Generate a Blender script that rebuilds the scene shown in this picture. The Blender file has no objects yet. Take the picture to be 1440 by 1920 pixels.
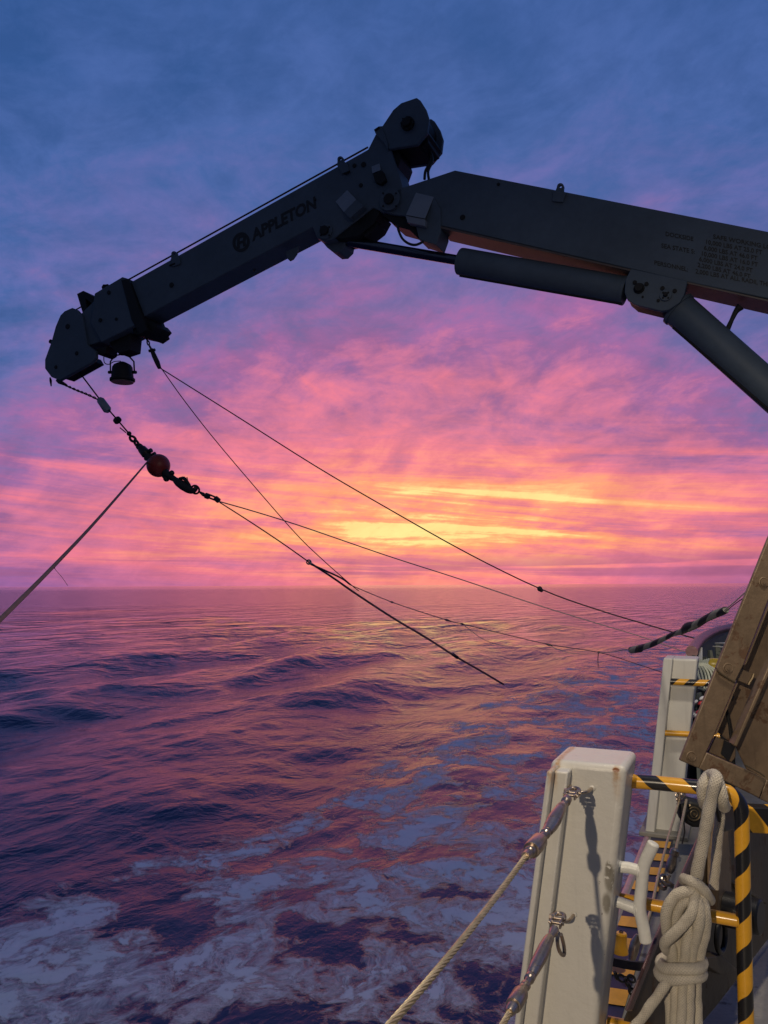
import bpy, math, random
import numpy as np
from mathutils import Vector, Matrix
import mathutils.noise as mnoise

random.seed(7)
SC = bpy.context.scene
COL = SC.collection
R = math.radians
V = Vector

# ------------------------------------------------------------------ camera
EZ = 4.3                                     # eye height over the water
EYE = V((0, 0, EZ))
FPX = 1450.0                                 # focal length in photo pixels
PITCH = math.atan(137.0 / FPX)
ROLL = R(0.30)
_fw = V((0, math.cos(PITCH), math.sin(PITCH)))
_up0 = V((0, -math.sin(PITCH), math.cos(PITCH)))
_rt0 = V((1, 0, 0))
_rt = _rt0 * math.cos(ROLL) - _up0 * math.sin(ROLL)
_up = _up0 * math.cos(ROLL) + _rt0 * math.sin(ROLL)
cam_data = bpy.data.cameras.new("camera")
cam_data.sensor_fit = 'VERTICAL'
cam_data.sensor_height = 24.0
cam_data.lens = 24.0 * FPX / 1920.0
cam_data.clip_start = 0.05
cam_data.clip_end = 60000
cam = bpy.data.objects.new("camera", cam_data)
COL.objects.link(cam)
m = Matrix.Identity(4)
for i in range(3):
    m[i][0] = _rt[i]; m[i][1] = _up[i]; m[i][2] = -_fw[i]; m[i][3] = EYE[i]
cam.matrix_world = m
SC.camera = cam

SC.view_settings.view_transform = 'Standard'
SC.view_settings.look = 'None'
SC.view_settings.exposure = 0.0
SC.view_settings.gamma = 1.0
SC.view_settings.use_curve_mapping = False
SC.cycles.use_denoising = True
SC.cycles.max_bounces = 6
SC.cycles.sample_clamp_indirect = 4.0

# ------------------------------------------------------------------ node helper
class NT:
    def __init__(s, tree):
        s.t = tree
    def n(s, typ, **kw):
        nd = s.t.nodes.new(typ)
        for k, v in kw.items():
            setattr(nd, k, v)
        return nd
    def put(s, sock, v):
        if isinstance(v, (int, float)):
            sock.default_value = v
        elif isinstance(v, (tuple, list)):
            sock.default_value = v
        else:
            s.t.links.new(v, sock)
    def m(s, op, a, b=None, c=None, clamp=False):
        nd = s.n('ShaderNodeMath', operation=op, use_clamp=clamp)
        s.put(nd.inputs[0], a)
        if b is not None: s.put(nd.inputs[1], b)
        if c is not None: s.put(nd.inputs[2], c)
        return nd.outputs[0]
    def vm(s, op, a, b=None, scale=None):
        nd = s.n('ShaderNodeVectorMath', operation=op)
        s.put(nd.inputs[0], a)
        if b is not None: s.put(nd.inputs[1], b)
        if scale is not None: s.put(nd.inputs['Scale'], scale)
        return nd.outputs['Value'] if op in ('LENGTH', 'DOT_PRODUCT', 'DISTANCE') else nd.outputs[0]
    def xyz(s, v):
        nd = s.n('ShaderNodeSeparateXYZ'); s.put(nd.inputs[0], v); return nd.outputs
    def comb(s, x, y, z):
        nd = s.n('ShaderNodeCombineXYZ')
        for i, q in enumerate((x, y, z)): s.put(nd.inputs[i], q)
        return nd.outputs[0]
    def noise(s, vec, scale, detail=4, rough=0.5, dist=0.0, out=0, lac=2.0):
        nd = s.n('ShaderNodeTexNoise')
        s.put(nd.inputs['Vector'], vec)
        nd.inputs['Scale'].default_value = scale
        nd.inputs['Detail'].default_value = detail
        nd.inputs['Roughness'].default_value = rough
        nd.inputs['Distortion'].default_value = dist
        nd.inputs['Lacunarity'].default_value = lac
        return nd.outputs[out]
    def ramp(s, fac, stops, interp='LINEAR'):
        nd = s.n('ShaderNodeValToRGB')
        cr = nd.color_ramp; cr.interpolation = interp
        while len(cr.elements) < len(stops): cr.elements.new(0.5)
        for e, (p, c) in zip(cr.elements, stops):
            e.position = p
            e.color = (c, c, c, 1) if isinstance(c, (int, float)) else (c[0], c[1], c[2], 1)
        s.put(nd.inputs[0], fac)
        return nd.outputs[0]
    def smooth(s, x, a, b, lo=0.0, hi=1.0):
        nd = s.n('ShaderNodeMapRange', interpolation_type='SMOOTHSTEP')
        s.put(nd.inputs[0], x)
        nd.inputs[1].default_value = a; nd.inputs[2].default_value = b
        nd.inputs[3].default_value = lo; nd.inputs[4].default_value = hi
        return nd.outputs[0]
    def mix(s, f, a, b, mode='MIX'):
        nd = s.n('ShaderNodeMix', data_type='RGBA', blend_type=mode)
        s.put(nd.inputs[0], f)
        for i, q in ((6, a), (7, b)):
            if isinstance(q, (tuple, list)): q = (q[0], q[1], q[2], 1)
            s.put(nd.inputs[i], q)
        return nd.outputs[2]

def lin(r, g, b):
    f = lambda c: (c / 255 / 12.92) if c / 255 <= 0.04045 else ((c / 255 + 0.055) / 1.055) ** 2.4
    return (f(r), f(g), f(b))

# ------------------------------------------------------------------ sky
SUN_AZ = R(4.5)        # to the right of straight ahead
world = bpy.data.worlds.new("World"); SC.world = world
world.use_nodes = True
world.node_tree.nodes.clear()
N = NT(world.node_tree)
D = N.n('ShaderNodeTexCoord').outputs['Generated']
D = N.vm('NORMALIZE', D)
dx, dy, dz = N.xyz(D)
ca, sa = math.cos(SUN_AZ), math.sin(SUN_AZ)
sx = N.m('SUBTRACT', N.m('MULTIPLY', dx, ca), N.m('MULTIPLY', dy, sa))     # across the sun direction
sy = N.m('ADD', N.m('MULTIPLY', dx, sa), N.m('MULTIPLY', dy, ca))          # towards the sun
az = N.m('ARCTAN2', sx, sy)
zc = N.m('MAXIMUM', dz, 0.0)
el = N.m('ARCSINE', zc)
# cloud sheet seen in perspective
den = N.m('ADD', zc, 0.17)
px = N.m('DIVIDE', sx, den); py = N.m('DIVIDE', sy, den)
an = R(-9)
qx = N.m('ADD', N.m('MULTIPLY', px, math.cos(an)), N.m('MULTIPLY', py, math.sin(an)))
qy = N.m('SUBTRACT', N.m('MULTIPLY', py, math.cos(an)), N.m('MULTIPLY', px, math.sin(an)))
warp = N.noise(N.comb(N.m('MULTIPLY', qx, 0.8), qy, 3.0), 0.9, 3, 0.5)
wq = N.m('MULTIPLY', N.m('SUBTRACT', warp, 0.5), 1.6)
c1 = N.comb(N.m('ADD', N.m('MULTIPLY', qx, 0.85), wq), N.m('ADD', qy, N.m('MULTIPLY', wq, 0.5)), 0.0)
n_big = N.noise(c1, 0.9, 5, 0.55, 0.3)
n_mid = N.noise(c1, 3.0, 8, 0.62, 0.5)
n_fine = N.noise(N.comb(N.m('MULTIPLY', qx, 0.9), N.m('ADD', qy, wq), 7.0), 10.0, 8, 0.68, 0.5)
# long level streaks low over the horizon
stk = N.noise(N.comb(N.m('MULTIPLY', az, 1.6), N.m('ADD', N.m('MULTIPLY', el, 26.0), N.m('MULTIPLY', az, 2.2)), 1.7), 1.3, 7, 0.6, 0.7)
stk2 = N.noise(N.comb(N.m('MULTIPLY', az, 5.0), N.m('ADD', N.m('MULTIPLY', el, 90.0), N.m('MULTIPLY', az, 5.0)), 4.7), 1.0, 6, 0.6, 0.5)
eln = N.m('DIVIDE', el, 0.8)
d = math.degrees(0.8)
wv = N.ramp(eln, [(0.0, .66), (1.5/d, .70), (4/d, .75), (6.5/d, .75), (9/d, .71), (12/d, .66), (16/d, .53), (20/d, .41), (24/d, .29), (29/d, .17), (36/d, .08), (1.0, .0)])
kv = N.ramp(eln, [(0.0, .62), (4/d, .60), (6/d, .66), (8.5/d, 1.0), (12/d, 1.1), (17/d, .9), (24/d, .55), (36/d, .2), (1.0, .0)])
az2 = N.m('MULTIPLY', az, az)
az3 = N.m('SUBTRACT', az, 0.06)
az2s = N.m('DIVIDE', az2, N.m('ADD', 1.0, N.m('MULTIPLY', az2, 0.35)))
w = N.m('SUBTRACT', wv, N.m('MULTIPLY', kv, az2s))
glow = N.m('EXPONENT', N.m('MULTIPLY', -1.0, N.m('ADD', N.m('POWER', N.m('DIVIDE', az2, 0.070), 1.0),
        N.m('POWER', N.m('ABSOLUTE', N.m('DIVIDE', N.m('SUBTRACT', el, 0.070), 0.064)), 2.0))))
low = N.smooth(el, 0.10, 0.26, 1.0, 0.0)
amp = N.ramp(eln, [(0.0, .25), (2/d, .8), (8/d, 1.0), (24/d, .72), (36/d, .34), (1.0, .3)])
n_mot = N.noise(N.comb(N.m('MULTIPLY', az, 7.0), N.m('ADD', N.m('MULTIPLY', el, 13.0), N.m('MULTIPLY', az, -2.0)), 2.3), 1.0, 9, 0.62, 0.5)
n_mot2 = N.noise(N.comb(N.m('MULTIPLY', az, 22.0), N.m('ADD', N.m('MULTIPLY', el, 40.0), N.m('MULTIPLY', az, -6.0)), 5.3), 1.0, 7, 0.65, 0.4)
nz = N.m('ADD', N.m('ADD', N.m('MULTIPLY', N.m('SUBTRACT', n_big, 0.5), 0.55), N.m('ADD', N.m('MULTIPLY', N.m('SUBTRACT', n_mot, 0.5), 0.55), N.m('MULTIPLY', N.m('SUBTRACT', n_mot2, 0.5), 0.22))),
     N.m('ADD', N.m('MULTIPLY', N.m('SUBTRACT', n_mid, 0.5), 0.45), N.m('MULTIPLY', N.m('SUBTRACT', n_fine, 0.5), 0.24)))
nzl = N.m('ADD', N.m('MULTIPLY', N.m('SUBTRACT', stk, 0.5), 0.85), N.m('MULTIPLY', N.m('SUBTRACT', stk2, 0.5), 0.28))
nzt = N.m('ADD', N.m('MULTIPLY', nz, N.m('SUBTRACT', 1.0, N.m('MULTIPLY', low, 0.55))), N.m('MULTIPLY', nzl, low))
w = N.m('ADD', w, N.m('MULTIPLY', nzt, amp))
w = N.m('ADD', w, N.m('MULTIPLY', N.m('MULTIPLY', glow, N.smooth(nzt, -0.26, 0.12)), 0.40))
w = N.m('SUBTRACT', w, N.m('MULTIPLY', N.m('MAXIMUM', N.m('SUBTRACT', w, 0.84), 0.0), 0.30))
sky_col = N.ramp(w, [
    (0.00, lin(50, 88, 150)), (0.12, lin(70, 100, 164)), (0.25, lin(98, 104, 168)), (0.37, lin(124, 104, 164)),
    (0.49, lin(156, 100, 158)), (0.60, lin(200, 112, 152)), (0.71, lin(230, 120, 144)), (0.81, lin(248, 142, 134)),
    (0.89, lin(254, 160, 122)), (0.955, lin(255, 190, 132)), (1.0, lin(255, 226, 150))])
# the sky dims away from the sun and slightly towards the zenith
cosa = N.m('MULTIPLY', sy, 1.0)
dim = N.smooth(cosa, -0.75, 0.80, 0.42, 1.0)
topd = N.smooth(el, 0.42, 1.2, 1.0, 0.85)
# grey mauve cloud banks just over the horizon
bank = N.noise(N.comb(N.m('MULTIPLY', az, 1.3), N.m('MULTIPLY', el, 34.0), 9.0), 1.7, 5, 0.55, 0.4)
bankm = N.m('MULTIPLY', N.smooth(bank, 0.44, 0.56), N.m('MULTIPLY', N.smooth(el, 0.006, 0.012), N.smooth(el, 0.022, 0.05, 1.0, 0.0)))
sky_col = N.mix(N.m('MULTIPLY', bankm, 0.7), sky_col, lin(158, 92, 136))
thick = N.m('ADD', N.m('MULTIPLY', n_mot, 0.6), N.m('MULTIPLY', n_mot2, 0.4))
sky_col = N.vm('SCALE', sky_col, scale=N.m('ADD', 1.0, N.m('MULTIPLY', N.smooth(thick, 0.36, 0.64, -0.13, 0.08), N.smooth(el, 0.30, 0.50, 1.0, 0.55))))
grey = N.smooth(cosa, -0.6, 0.55, 0.65, 0.0)
sky_col = N.mix(grey, sky_col, (0.125, 0.145, 0.20))
sky_col = N.vm('SCALE', sky_col, scale=N.m('MULTIPLY', dim, topd))
nish = N.n('ShaderNodeTexSky')
nish.sky_type = 'NISHITA'; nish.sun_disc = False
nish.sun_elevation = R(1.5); nish.sun_rotation = SUN_AZ
nish.dust_density = 2.0
bg1 = N.n('ShaderNodeBackground'); N.put(bg1.inputs[0], sky_col); bg1.inputs[1].default_value = 1.0
bg2 = N.n('ShaderNodeBackground'); N.put(bg2.inputs[0], nish.outputs[0]); bg2.inputs[1].default_value = 0.008
add = N.n('ShaderNodeAddShader')
N.t.links.new(bg1.outputs[0], add.inputs[0]); N.t.links.new(bg2.outputs[0], add.inputs[1])
wo = N.n('ShaderNodeOutputWorld'); N.t.links.new(add.outputs[0], wo.inputs[0])
world.cycles.sampling_method = 'MANUAL'; world.cycles.sample_map_resolution = 512

# last of the sun, diffused by the cloud bank on the horizon
sl = bpy.data.lights.new("sun", 'SUN'); sl.energy = 0.006; sl.angle = R(14); sl.color = (1.0, 0.45, 0.36)
sun = bpy.data.objects.new("sun", sl); COL.objects.link(sun)
sdir = V((math.sin(SUN_AZ) * math.cos(R(2.5)), math.cos(SUN_AZ) * math.cos(R(2.5)), math.sin(R(2.5))))
sun.rotation_euler = sdir.to_track_quat('Z', 'Y').to_euler()
sun.location = (10, 60, 12)

# ------------------------------------------------------------------ frames of reference
SA = R(25.1)                                  # the ship's side runs 25 degrees to the right of the view
F = V((math.sin(SA), math.cos(SA), 0))
RR = V((math.cos(SA), -math.sin(SA), 0))
Z = V((0, 0, 1))
DZ = EZ - 1.36                                # deck level
def ray(px, py):
    return _rt * ((px - 720) / FPX) + _up * ((960 - py) / FPX) + _fw
def PY(px, py, depth):                        # point at a forward distance
    r = ray(px, py); return EYE + r * (depth / r.y)
def PL(px, py, n, dd):                        # point on the plane n.(P-eye)=dd
    r = ray(px, py); return EYE + r * (dd / r.dot(n))
def SP(px, py, f): return PL(px, py, F, f)
def PZ(px, py, z): return PL(px, py, Z, z - EZ)
def ship(r, f, z): return V((0, 0, 0)) + RR * r + F * f + Z * z
DC = 8.0; CW = 0.36                           # crane plane distance along the ship, boom width
def CP(px, py, off=0.0): return PL(px, py, F, DC + off)
def pxr(px, P):                               # metres of a length of px pixels at P
    return px * (P - EYE).dot(_fw) / FPX

# deck floodlight up on the superstructure behind the photographer
fl = bpy.data.lights.new("deck_floodlight", 'SPOT'); fl.energy = 1750; fl.color = (1.0, 0.82, 0.60)
fl.shadow_soft_size = 0.07; fl.spot_size = R(40); fl.spot_blend = 0.7
flo = bpy.data.objects.new("deck_floodlight", fl); COL.objects.link(flo)
flo.location = ship(-0.62, -7.5, EZ + 2.85)
aim = ship(1.2, 3.0, DZ + 0.6)
flo.rotation_euler = (flo.location - aim).to_track_quat('Z', 'Y').to_euler()

fl2 = bpy.data.lights.new("deckhouse_floodlight", 'AREA'); fl2.shape = 'DISK'; fl2.size = 0.35; fl2.energy = 105; fl2.color = (1.0, 0.86, 0.68)
flo2 = bpy.data.objects.new("deckhouse_floodlight", fl2); COL.objects.link(flo2)
flo2.location = ship(0.6, 2.2, EZ + 3.6)
flo2.rotation_euler = (flo2.location - ship(-0.1, 3.0, DZ)).to_track_quat('Z', 'Y').to_euler()

# ------------------------------------------------------------------ mesh builder
def perp(d):
    d = d.normalized()
    a = Z if abs(d.z) < 0.9 else V((1, 0, 0))
    u = d.cross(a).normalized(); return u, d.cross(u).normalized()
class MB:
    def __init__(s): s.v = []; s.f = []; s.uv = []
    def face(s, idx, uv=None):
        idx = list(idx)
        s.f.append(tuple(idx)); s.uv.append(uv or [(0, 0)] * len(idx))
    def prism(s, poly, vec, taper=None):
        n = len(poly); b = len(s.v)
        c = sum(poly, V((0, 0, 0))) / n
        s.v += [p.copy() for p in poly]
        s.v += [(p + vec) if taper is None else (c + (p - c) * taper + vec) for p in poly]
        s.face(range(b, b + n)); s.face(reversed(range(b + n, b + 2 * n)))
        for i in range(n):
            j = (i + 1) % n; s.face((b + i, b + n + i, b + n + j, b + j))
        return s
    def loft(s, rings, cap=True, closed=True):
        b = len(s.v); n = len(rings[0])
        for r in rings: s.v += [p.copy() for p in r]
        for k in range(len(rings) - 1):
            for i in range(n if closed else n - 1):
                j = (i + 1) % n
                s.face((b + k * n + i, b + k * n + j, b + (k + 1) * n + j, b + (k + 1) * n + i))
        if cap:
            s.face(reversed(range(b, b + n))); s.face(range(b + (len(rings) - 1) * n, b + len(rings) * n))
        return s
    def box(s, c, ax, ay, az):
        p = [c - ax - ay - az, c + ax - ay - az, c + ax + ay - az, c - ax + ay - az]
        return s.prism(p, az * 2)
    def tube(s, pts, rad, seg=10, cap=True, twist=0.0, smooth=0, closed=False):
        if smooth: pts, rad = spline(pts, rad, smooth)
        n = len(pts)
        if isinstance(rad, (int, float)): rad = [rad] * n
        b = len(s.v); L = 0; us = []
        t0 = (pts[1] - pts[0]).normalized(); u, w = perp(t0)
        for i, p in enumerate(pts):
            if closed: t = (pts[(i + 1) % n] - pts[i - 1]).normalized()
            elif i == 0: t = t0
            elif i == n - 1: t = (pts[i] - pts[i - 1]).normalized()
            else: t = ((pts[i + 1] - p).normalized() + (p - pts[i - 1]).normalized()).normalized()
            u = (u - t * u.dot(t)).normalized(); w = t.cross(u)
            if i: L += (p - pts[i - 1]).length
            us.append(L)
            for k in range(seg):
                a = 2 * math.pi * k / seg
                s.v.append(p + (u * math.cos(a) + w * math.sin(a)) * rad[i])
        for i in range(n if closed else n - 1):
            i2 = (i + 1) % n; l2 = us[i2] if i2 else us[i] + (pts[0] - pts[i]).length
            for k in range(seg):
                k2 = (k + 1) % seg
                s.face((b + i * seg + k, b + i * seg + k2, b + i2 * seg + k2, b + i2 * seg + k),
                       [(us[i], k / seg), (us[i], (k + 1) / seg), (l2, (k + 1) / seg), (l2, k / seg)])
        if cap and not closed:
            s.face(reversed(range(b, b + seg))); s.face(range(b + (n - 1) * seg, b + n * seg))
        return s
    def cyl(s, a, b, r, r2=None, seg=20): return s.tube([a, b], [r, r if r2 is None else r2], seg)
    def ring(s, c, nrm, rad, th, seg=24, ss=8, sq=1.0, long=None):
        u, w = perp(nrm)
        if long is not None:
            u = (long - nrm * long.dot(nrm)).normalized(); w = nrm.cross(u)
        pts = [c + u * math.cos(2 * math.pi * k / seg) * rad * sq + w * math.sin(2 * math.pi * k / seg) * rad for k in range(seg)]
        return s.tube(pts, th, ss, closed=True)
    def ball(s, c, r, seg=20, rings=12, axes=None):
        ax = axes or (V((r, 0, 0)), V((0, r, 0)), V((0, 0, r)))
        b = len(s.v)
        s.v.append(c + ax[2])
        for i in range(1, rings):
            t = math.pi * i / rings
            for k in range(seg):
                a = 2 * math.pi * k / seg
                s.v.append(c + ax[0] * math.sin(t) * math.cos(a) + ax[1] * math.sin(t) * math.sin(a) + ax[2] * math.cos(t))
        s.v.append(c - ax[2]); e = len(s.v) - 1
        for k in range(seg):
            s.face((b, b + 1 + k, b + 1 + (k + 1) % seg))
            o = b + 1 + (rings - 2) * seg
            s.face((e, o + (k + 1) % seg, o + k))
        for i in range(rings - 2):
            for k in range(seg):
                a0 = b + 1 + i * seg
                s.face((a0 + k, a0 + seg + k, a0 + seg + (k + 1) % seg, a0 + (k + 1) % seg))
        return s
    def build(s, name, mat, parent=None, smooth=None, bevel=0, label=None, bseg=2):
        if smooth is None: smooth = 35
        c = sum((V(p) for p in s.v), V((0, 0, 0))) / max(1, len(s.v))
        if parent is None: org = c
        else: org = c
        me = bpy.data.meshes.new(name)
        me.from_pydata([tuple(V(p) - org) for p in s.v], [], s.f)
        uvl = me.uv_layers.new(name="uv")
        flat = []
        for poly in s.uv:
            for q in poly: flat += [q[0], q[1]]
        uvl.data.foreach_set('uv', flat)
        me.materials.append(mat)
        import bmesh
        bm = bmesh.new(); bm.from_mesh(me)
        bmesh.ops.recalc_face_normals(bm, faces=bm.faces)
        bm.to_mesh(me); bm.free()
        if smooth:
            me.shade_smooth()
            me.set_sharp_from_angle(angle=R(smooth))
        o = bpy.data.objects.new(name, me); COL.objects.link(o)
        if parent is not None:
            o.parent = parent; o.location = org - world_loc(parent)
        else: o.location = org
        if bevel:
            bv = o.modifiers.new("bevel", 'BEVEL'); bv.width = bevel; bv.segments = bseg
            bv.limit_method = 'ANGLE'; bv.angle_limit = R(40); bv.harden_normals = False
        if label: o['label'] = label
        return o
def world_loc(o):
    p = V((0, 0, 0))
    while o is not None: p = p + o.location; o = o.parent
    return p
def spline(pts, rad, k):
    n = len(pts)
    if isinstance(rad, (int, float)): rad = [rad] * n
    op, orr = [], []
    for i in range(n - 1):
        p0 = pts[max(0, i - 1)]; p1 = pts[i]; p2 = pts[i + 1]; p3 = pts[min(n - 1, i + 2)]
        for j in range(k):
            t = j / k
            op.append(0.5 * ((2 * p1) + (p2 - p0) * t + (2 * p0 - 5 * p1 + 4 * p2 - p3) * t * t + (3 * p1 - p0 - 3 * p2 + p3) * t ** 3))
            orr.append(rad[i] * (1 - t) + rad[i + 1] * t)
    op.append(pts[-1]); orr.append(rad[-1])
    return op, orr
def thing(name, loc, label, cat, group=None):
    o = bpy.data.objects.new(name, None); COL.objects.link(o)
    o.empty_display_size = 0.2; o.location = loc
    o['label'] = label; o['category'] = cat
    if group: o['group'] = group
    return o
def tag(o, label, cat, group=None):
    o['label'] = label; o['category'] = cat
    if group: o['group'] = group
    return o
def struct(o): o['kind'] = 'structure'; return o

# ------------------------------------------------------------------ materials
def mat(name, col, rough=0.5, metal=0.0, var=0.15, vscale=6.0, bump=0.0, bscale=40.0, coat=0.0, spec=0.5,
        rust=0.0, rustscale=5.0, rustcol=(0.16, 0.06, 0.02), rust_t=0.62, streak=0.0):
    mt = bpy.data.materials.new(name); mt.use_nodes = True
    t = NT(mt.node_tree); t.t.nodes.clear()
    bs = t.n('ShaderNodeBsdfPrincipled'); out = t.n('ShaderNodeOutputMaterial')
    t.t.links.new(bs.outputs[0], out.inputs[0])
    P = t.n('ShaderNodeNewGeometry').outputs['Position']
    n1 = t.noise(P, vscale, 5, 0.6)
    n2 = t.noise(P, vscale * 7.3, 4, 0.6)
    f = t.m('ADD', t.m('MULTIPLY', n1, 0.65), t.m('MULTIPLY', n2, 0.35))
    lo = tuple(c * (1 - var) for c in col); hi = tuple(min(1, c * (1 + var)) for c in col)
    c = t.ramp(f, [(0.3, lo), (0.7, hi)])
    rg = t.m('ADD', rough - 0.08, t.m('MULTIPLY', n2, 0.16))
    if streak:
        x, y, z = t.xyz(P)
        sn = t.noise(t.comb(x, y, t.m('MULTIPLY', z, 0.06)), 60, 3, 0.6)
        c = t.mix(t.m('MULTIPLY', t.smooth(sn, 0.5, 0.75), streak), c, tuple(q * 0.45 for q in col))
    if rust:
        rn = t.noise(P, rustscale, 8, 0.72, 0.4)
        rm = t.m('MULTIPLY', t.smooth(rn, rust_t, rust_t + 0.05), rust)
        rc = t.ramp(n2, [(0.3, tuple(q * 0.5 for q in rustcol)), (0.7, rustcol)])
        c = t.mix(rm, c, rc)
        rg = t.m('ADD', rg, t.m('MULTIPLY', rm, 0.3))
    t.put(bs.inputs['Base Color'], c); t.put(bs.inputs['Roughness'], rg)
    bs.inputs['Metallic'].default_value = metal
    bs.inputs['Specular IOR Level'].default_value = spec
    bs.inputs['Coat Weight'].default_value = coat; bs.inputs['Coat Roughness'].default_value = 0.12
    if bump:
        b = t.n('ShaderNodeBump'); b.inputs['Strength'].default_value = 0.6; b.inputs['Distance'].default_value = bump
        bn = t.noise(P, bscale, 5, 0.6)
        t.put(b.inputs['Height'], bn); t.put(bs.inputs['Normal'], b.outputs[0])
    mt['nt'] = 1
    return mt
def nodes_of(mt):
    t = NT(mt.node_tree)
    bs = [n for n in mt.node_tree.nodes if n.type == 'BSDF_PRINCIPLED'][0]
    return t, bs
M = {}
M['crane'] = mat('crane_paint', (0.084, 0.112, 0.145), 0.55, spec=0.3, var=0.18, vscale=1.6, bump=0.004, bscale=12, rust=0.5, rust_t=0.68, rustscale=2.5, rustcol=(0.05, 0.03, 0.02))
M['crane_dark'] = mat('crane_dark_steel', (0.015, 0.015, 0.016), 0.6, var=0.3, spec=0.25)
M['chrome'] = mat('cylinder_rod_chrome', (0.10, 0.11, 0.15), 0.22, 0.9, var=0.1)
M['print'] = mat('black_lettering', (0.012, 0.012, 0.014), 0.6, var=0.2, vscale=30)
M['plate'] = mat('skylit_box_paint', (0.20, 0.225, 0.27), 0.45, var=0.1)  # paler blue than the crane: skylight on upturned faces, as colour
M['sky_red_under'] = mat('crane_underside_sky_tint', (0.10, 0.072, 0.062), 0.5, var=0.25)  # reddish tone carries the pink sky's reflection from below
M['wire'] = mat('dark_wire', (0.03, 0.022, 0.02), 0.5, 0.3, var=0.3, vscale=40)
M['rope_pale'] = mat('pale_thin_line', (0.25, 0.22, 0.22), 0.8, var=0.3, vscale=40)
M['ball'] = mat('ball_red_paint', (0.24, 0.02, 0.012), 0.45, var=0.4, vscale=8, rust=0.5, rust_t=0.6)
M['steel'] = mat('stainless_steel', (0.40, 0.33, 0.27), 0.30, 0.9, var=0.25, vscale=30, rust=0.5, rust_t=0.56, rustscale=45, rustcol=(0.14, 0.08, 0.05))
M['wire_steel'] = mat('galvanised_wire', (0.50, 0.40, 0.24), 0.42, 0.5, var=0.35, vscale=60)
M['white_far'] = mat('white_paint', (0.56, 0.56, 0.53), 0.42, var=0.07, vscale=3, bump=0.0015, bscale=25, streak=0.18, rust=0.8, rust_t=0.68, rustscale=16)
M['pipe_white'] = mat('white_pipe_paint', (0.66, 0.66, 0.62), 0.36, var=0.1, vscale=14, bump=0.004, bscale=45, rust=0.8, rust_t=0.68, rustscale=22, rustcol=(0.25, 0.22, 0.18))
M['yellow'] = mat('yellow_paint', (0.72, 0.36, 0.02), 0.3, var=0.15, vscale=12, coat=0.3, rust=0.8, rust_t=0.74, rustscale=40)
M['black'] = mat('black_paint', (0.012, 0.012, 0.014), 0.35, var=0.3)
M['rubber'] = mat('black_rubber', (0.018, 0.018, 0.018), 0.6, var=0.4, vscale=20)
M['bronze'] = mat('brown_steel', (0.205, 0.145, 0.092), 0.46, 0.2, streak=0.35, var=0.28, vscale=4, bump=0.003, bscale=60, rust=0.7, rust_t=0.57, rustscale=11, rustcol=(0.13, 0.055, 0.025))
M['darkplate'] = mat('dark_plate', (0.060, 0.045, 0.030), 0.45, 0.2, var=0.5, vscale=3, bump=0.003, bscale=30, rust=0.7, rust_t=0.56, rustscale=5, rustcol=(0.10, 0.045, 0.02))
M['deck'] = mat('deck_paint', (0.21, 0.20, 0.175), 0.5, var=0.3, vscale=4, bump=0.004, bscale=50, rust=0.7, rust_t=0.58, rustscale=4, rustcol=(0.10, 0.065, 0.04))
M['hull'] = mat('hull_paint', (0.10, 0.10, 0.13), 0.4, var=0.3)
M['edge'] = mat('sheer_strake_sky_tint', (0.35, 0.22, 0.26), 0.35, var=0.3, vscale=20, bump=0.003)  # pink tint stands in for sky light along the edge
M['stripe_y'] = mat('deck_yellow', (0.62, 0.30, 0.03), 0.5, var=0.2, vscale=12, rust=0.8, rust_t=0.66, rustscale=18)
M['stripe_b'] = mat('deck_blue_black', (0.018, 0.018, 0.05), 0.5, var=0.4, vscale=12)
M['bulwark'] = mat('bulwark_green_grey', (0.11, 0.13, 0.12), 0.5, var=0.25, vscale=6, streak=0.5)
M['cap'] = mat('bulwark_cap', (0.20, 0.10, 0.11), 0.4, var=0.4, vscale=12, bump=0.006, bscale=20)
M['cloth'] = mat('white_cloth', (0.62, 0.64, 0.66), 0.8, var=0.12, vscale=12)
M['linerope'] = mat('green_white_line', (0.48, 0.52, 0.44), 0.8, var=0.25, vscale=50)
M['buoy'] = mat('yellow_plastic', (0.50, 0.36, 0.02), 0.35, var=0.2)
M['red'] = mat('red_plastic', (0.45, 0.03, 0.03), 0.4, var=0.2)
M['lampglass'] = mat('lamp_glass', (0.05, 0.045, 0.025), 0.4, var=0.2)
M['brass'] = mat('old_brass', (0.17, 0.13, 0.08), 0.4, 0.7, var=0.3, vscale=60)

# hazard stripes wound round a tube (uv.x metres along, uv.y turns)
def hazard_mat(name, pitch, slant, phase=0.0, sharp=0.02):
    mt = mat(name, (0.72, 0.36, 0.02), 0.3, var=0.12, vscale=12, coat=0.35, rust=0.75, rust_t=0.685, rustscale=38, rustcol=(0.10,0.06,0.03))
    t, bs = nodes_of(mt)
    uv = t.n('ShaderNodeUVMap').outputs[0]
    x, y, z = t.xyz(uv)
    P = t.n('ShaderNodeNewGeometry').outputs['Position']
    wob = t.m('MULTIPLY', t.m('SUBTRACT', t.noise(P, 25, 3), 0.5), 0.10)
    # straight diagonal stripes that wrap: triangle wave of the angle, so that front and back match
    s = t.m('FRACT', t.m('ADD', t.m('ADD', t.m('DIVIDE', x, pitch), t.m('MULTIPLY', y, slant)), t.m('ADD', wob, phase)))
    msk = t.m('SUBTRACT', t.smooth(s, 0.0, sharp), t.smooth(s, 0.46, 0.46 + sharp))
    link = bs.inputs['Base Color'].links[0].from_socket
    c = t.mix(msk, link, (0.010, 0.010, 0.012))
    t.put(bs.inputs['Base Color'], c)
    return mt
M['haz_near'] = hazard_mat('hazard_paint', 0.108, -1.0, 0.55)
M['haz_far'] = hazard_mat('hazard_paint_far', 0.10, 1.0, 0.2)
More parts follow.
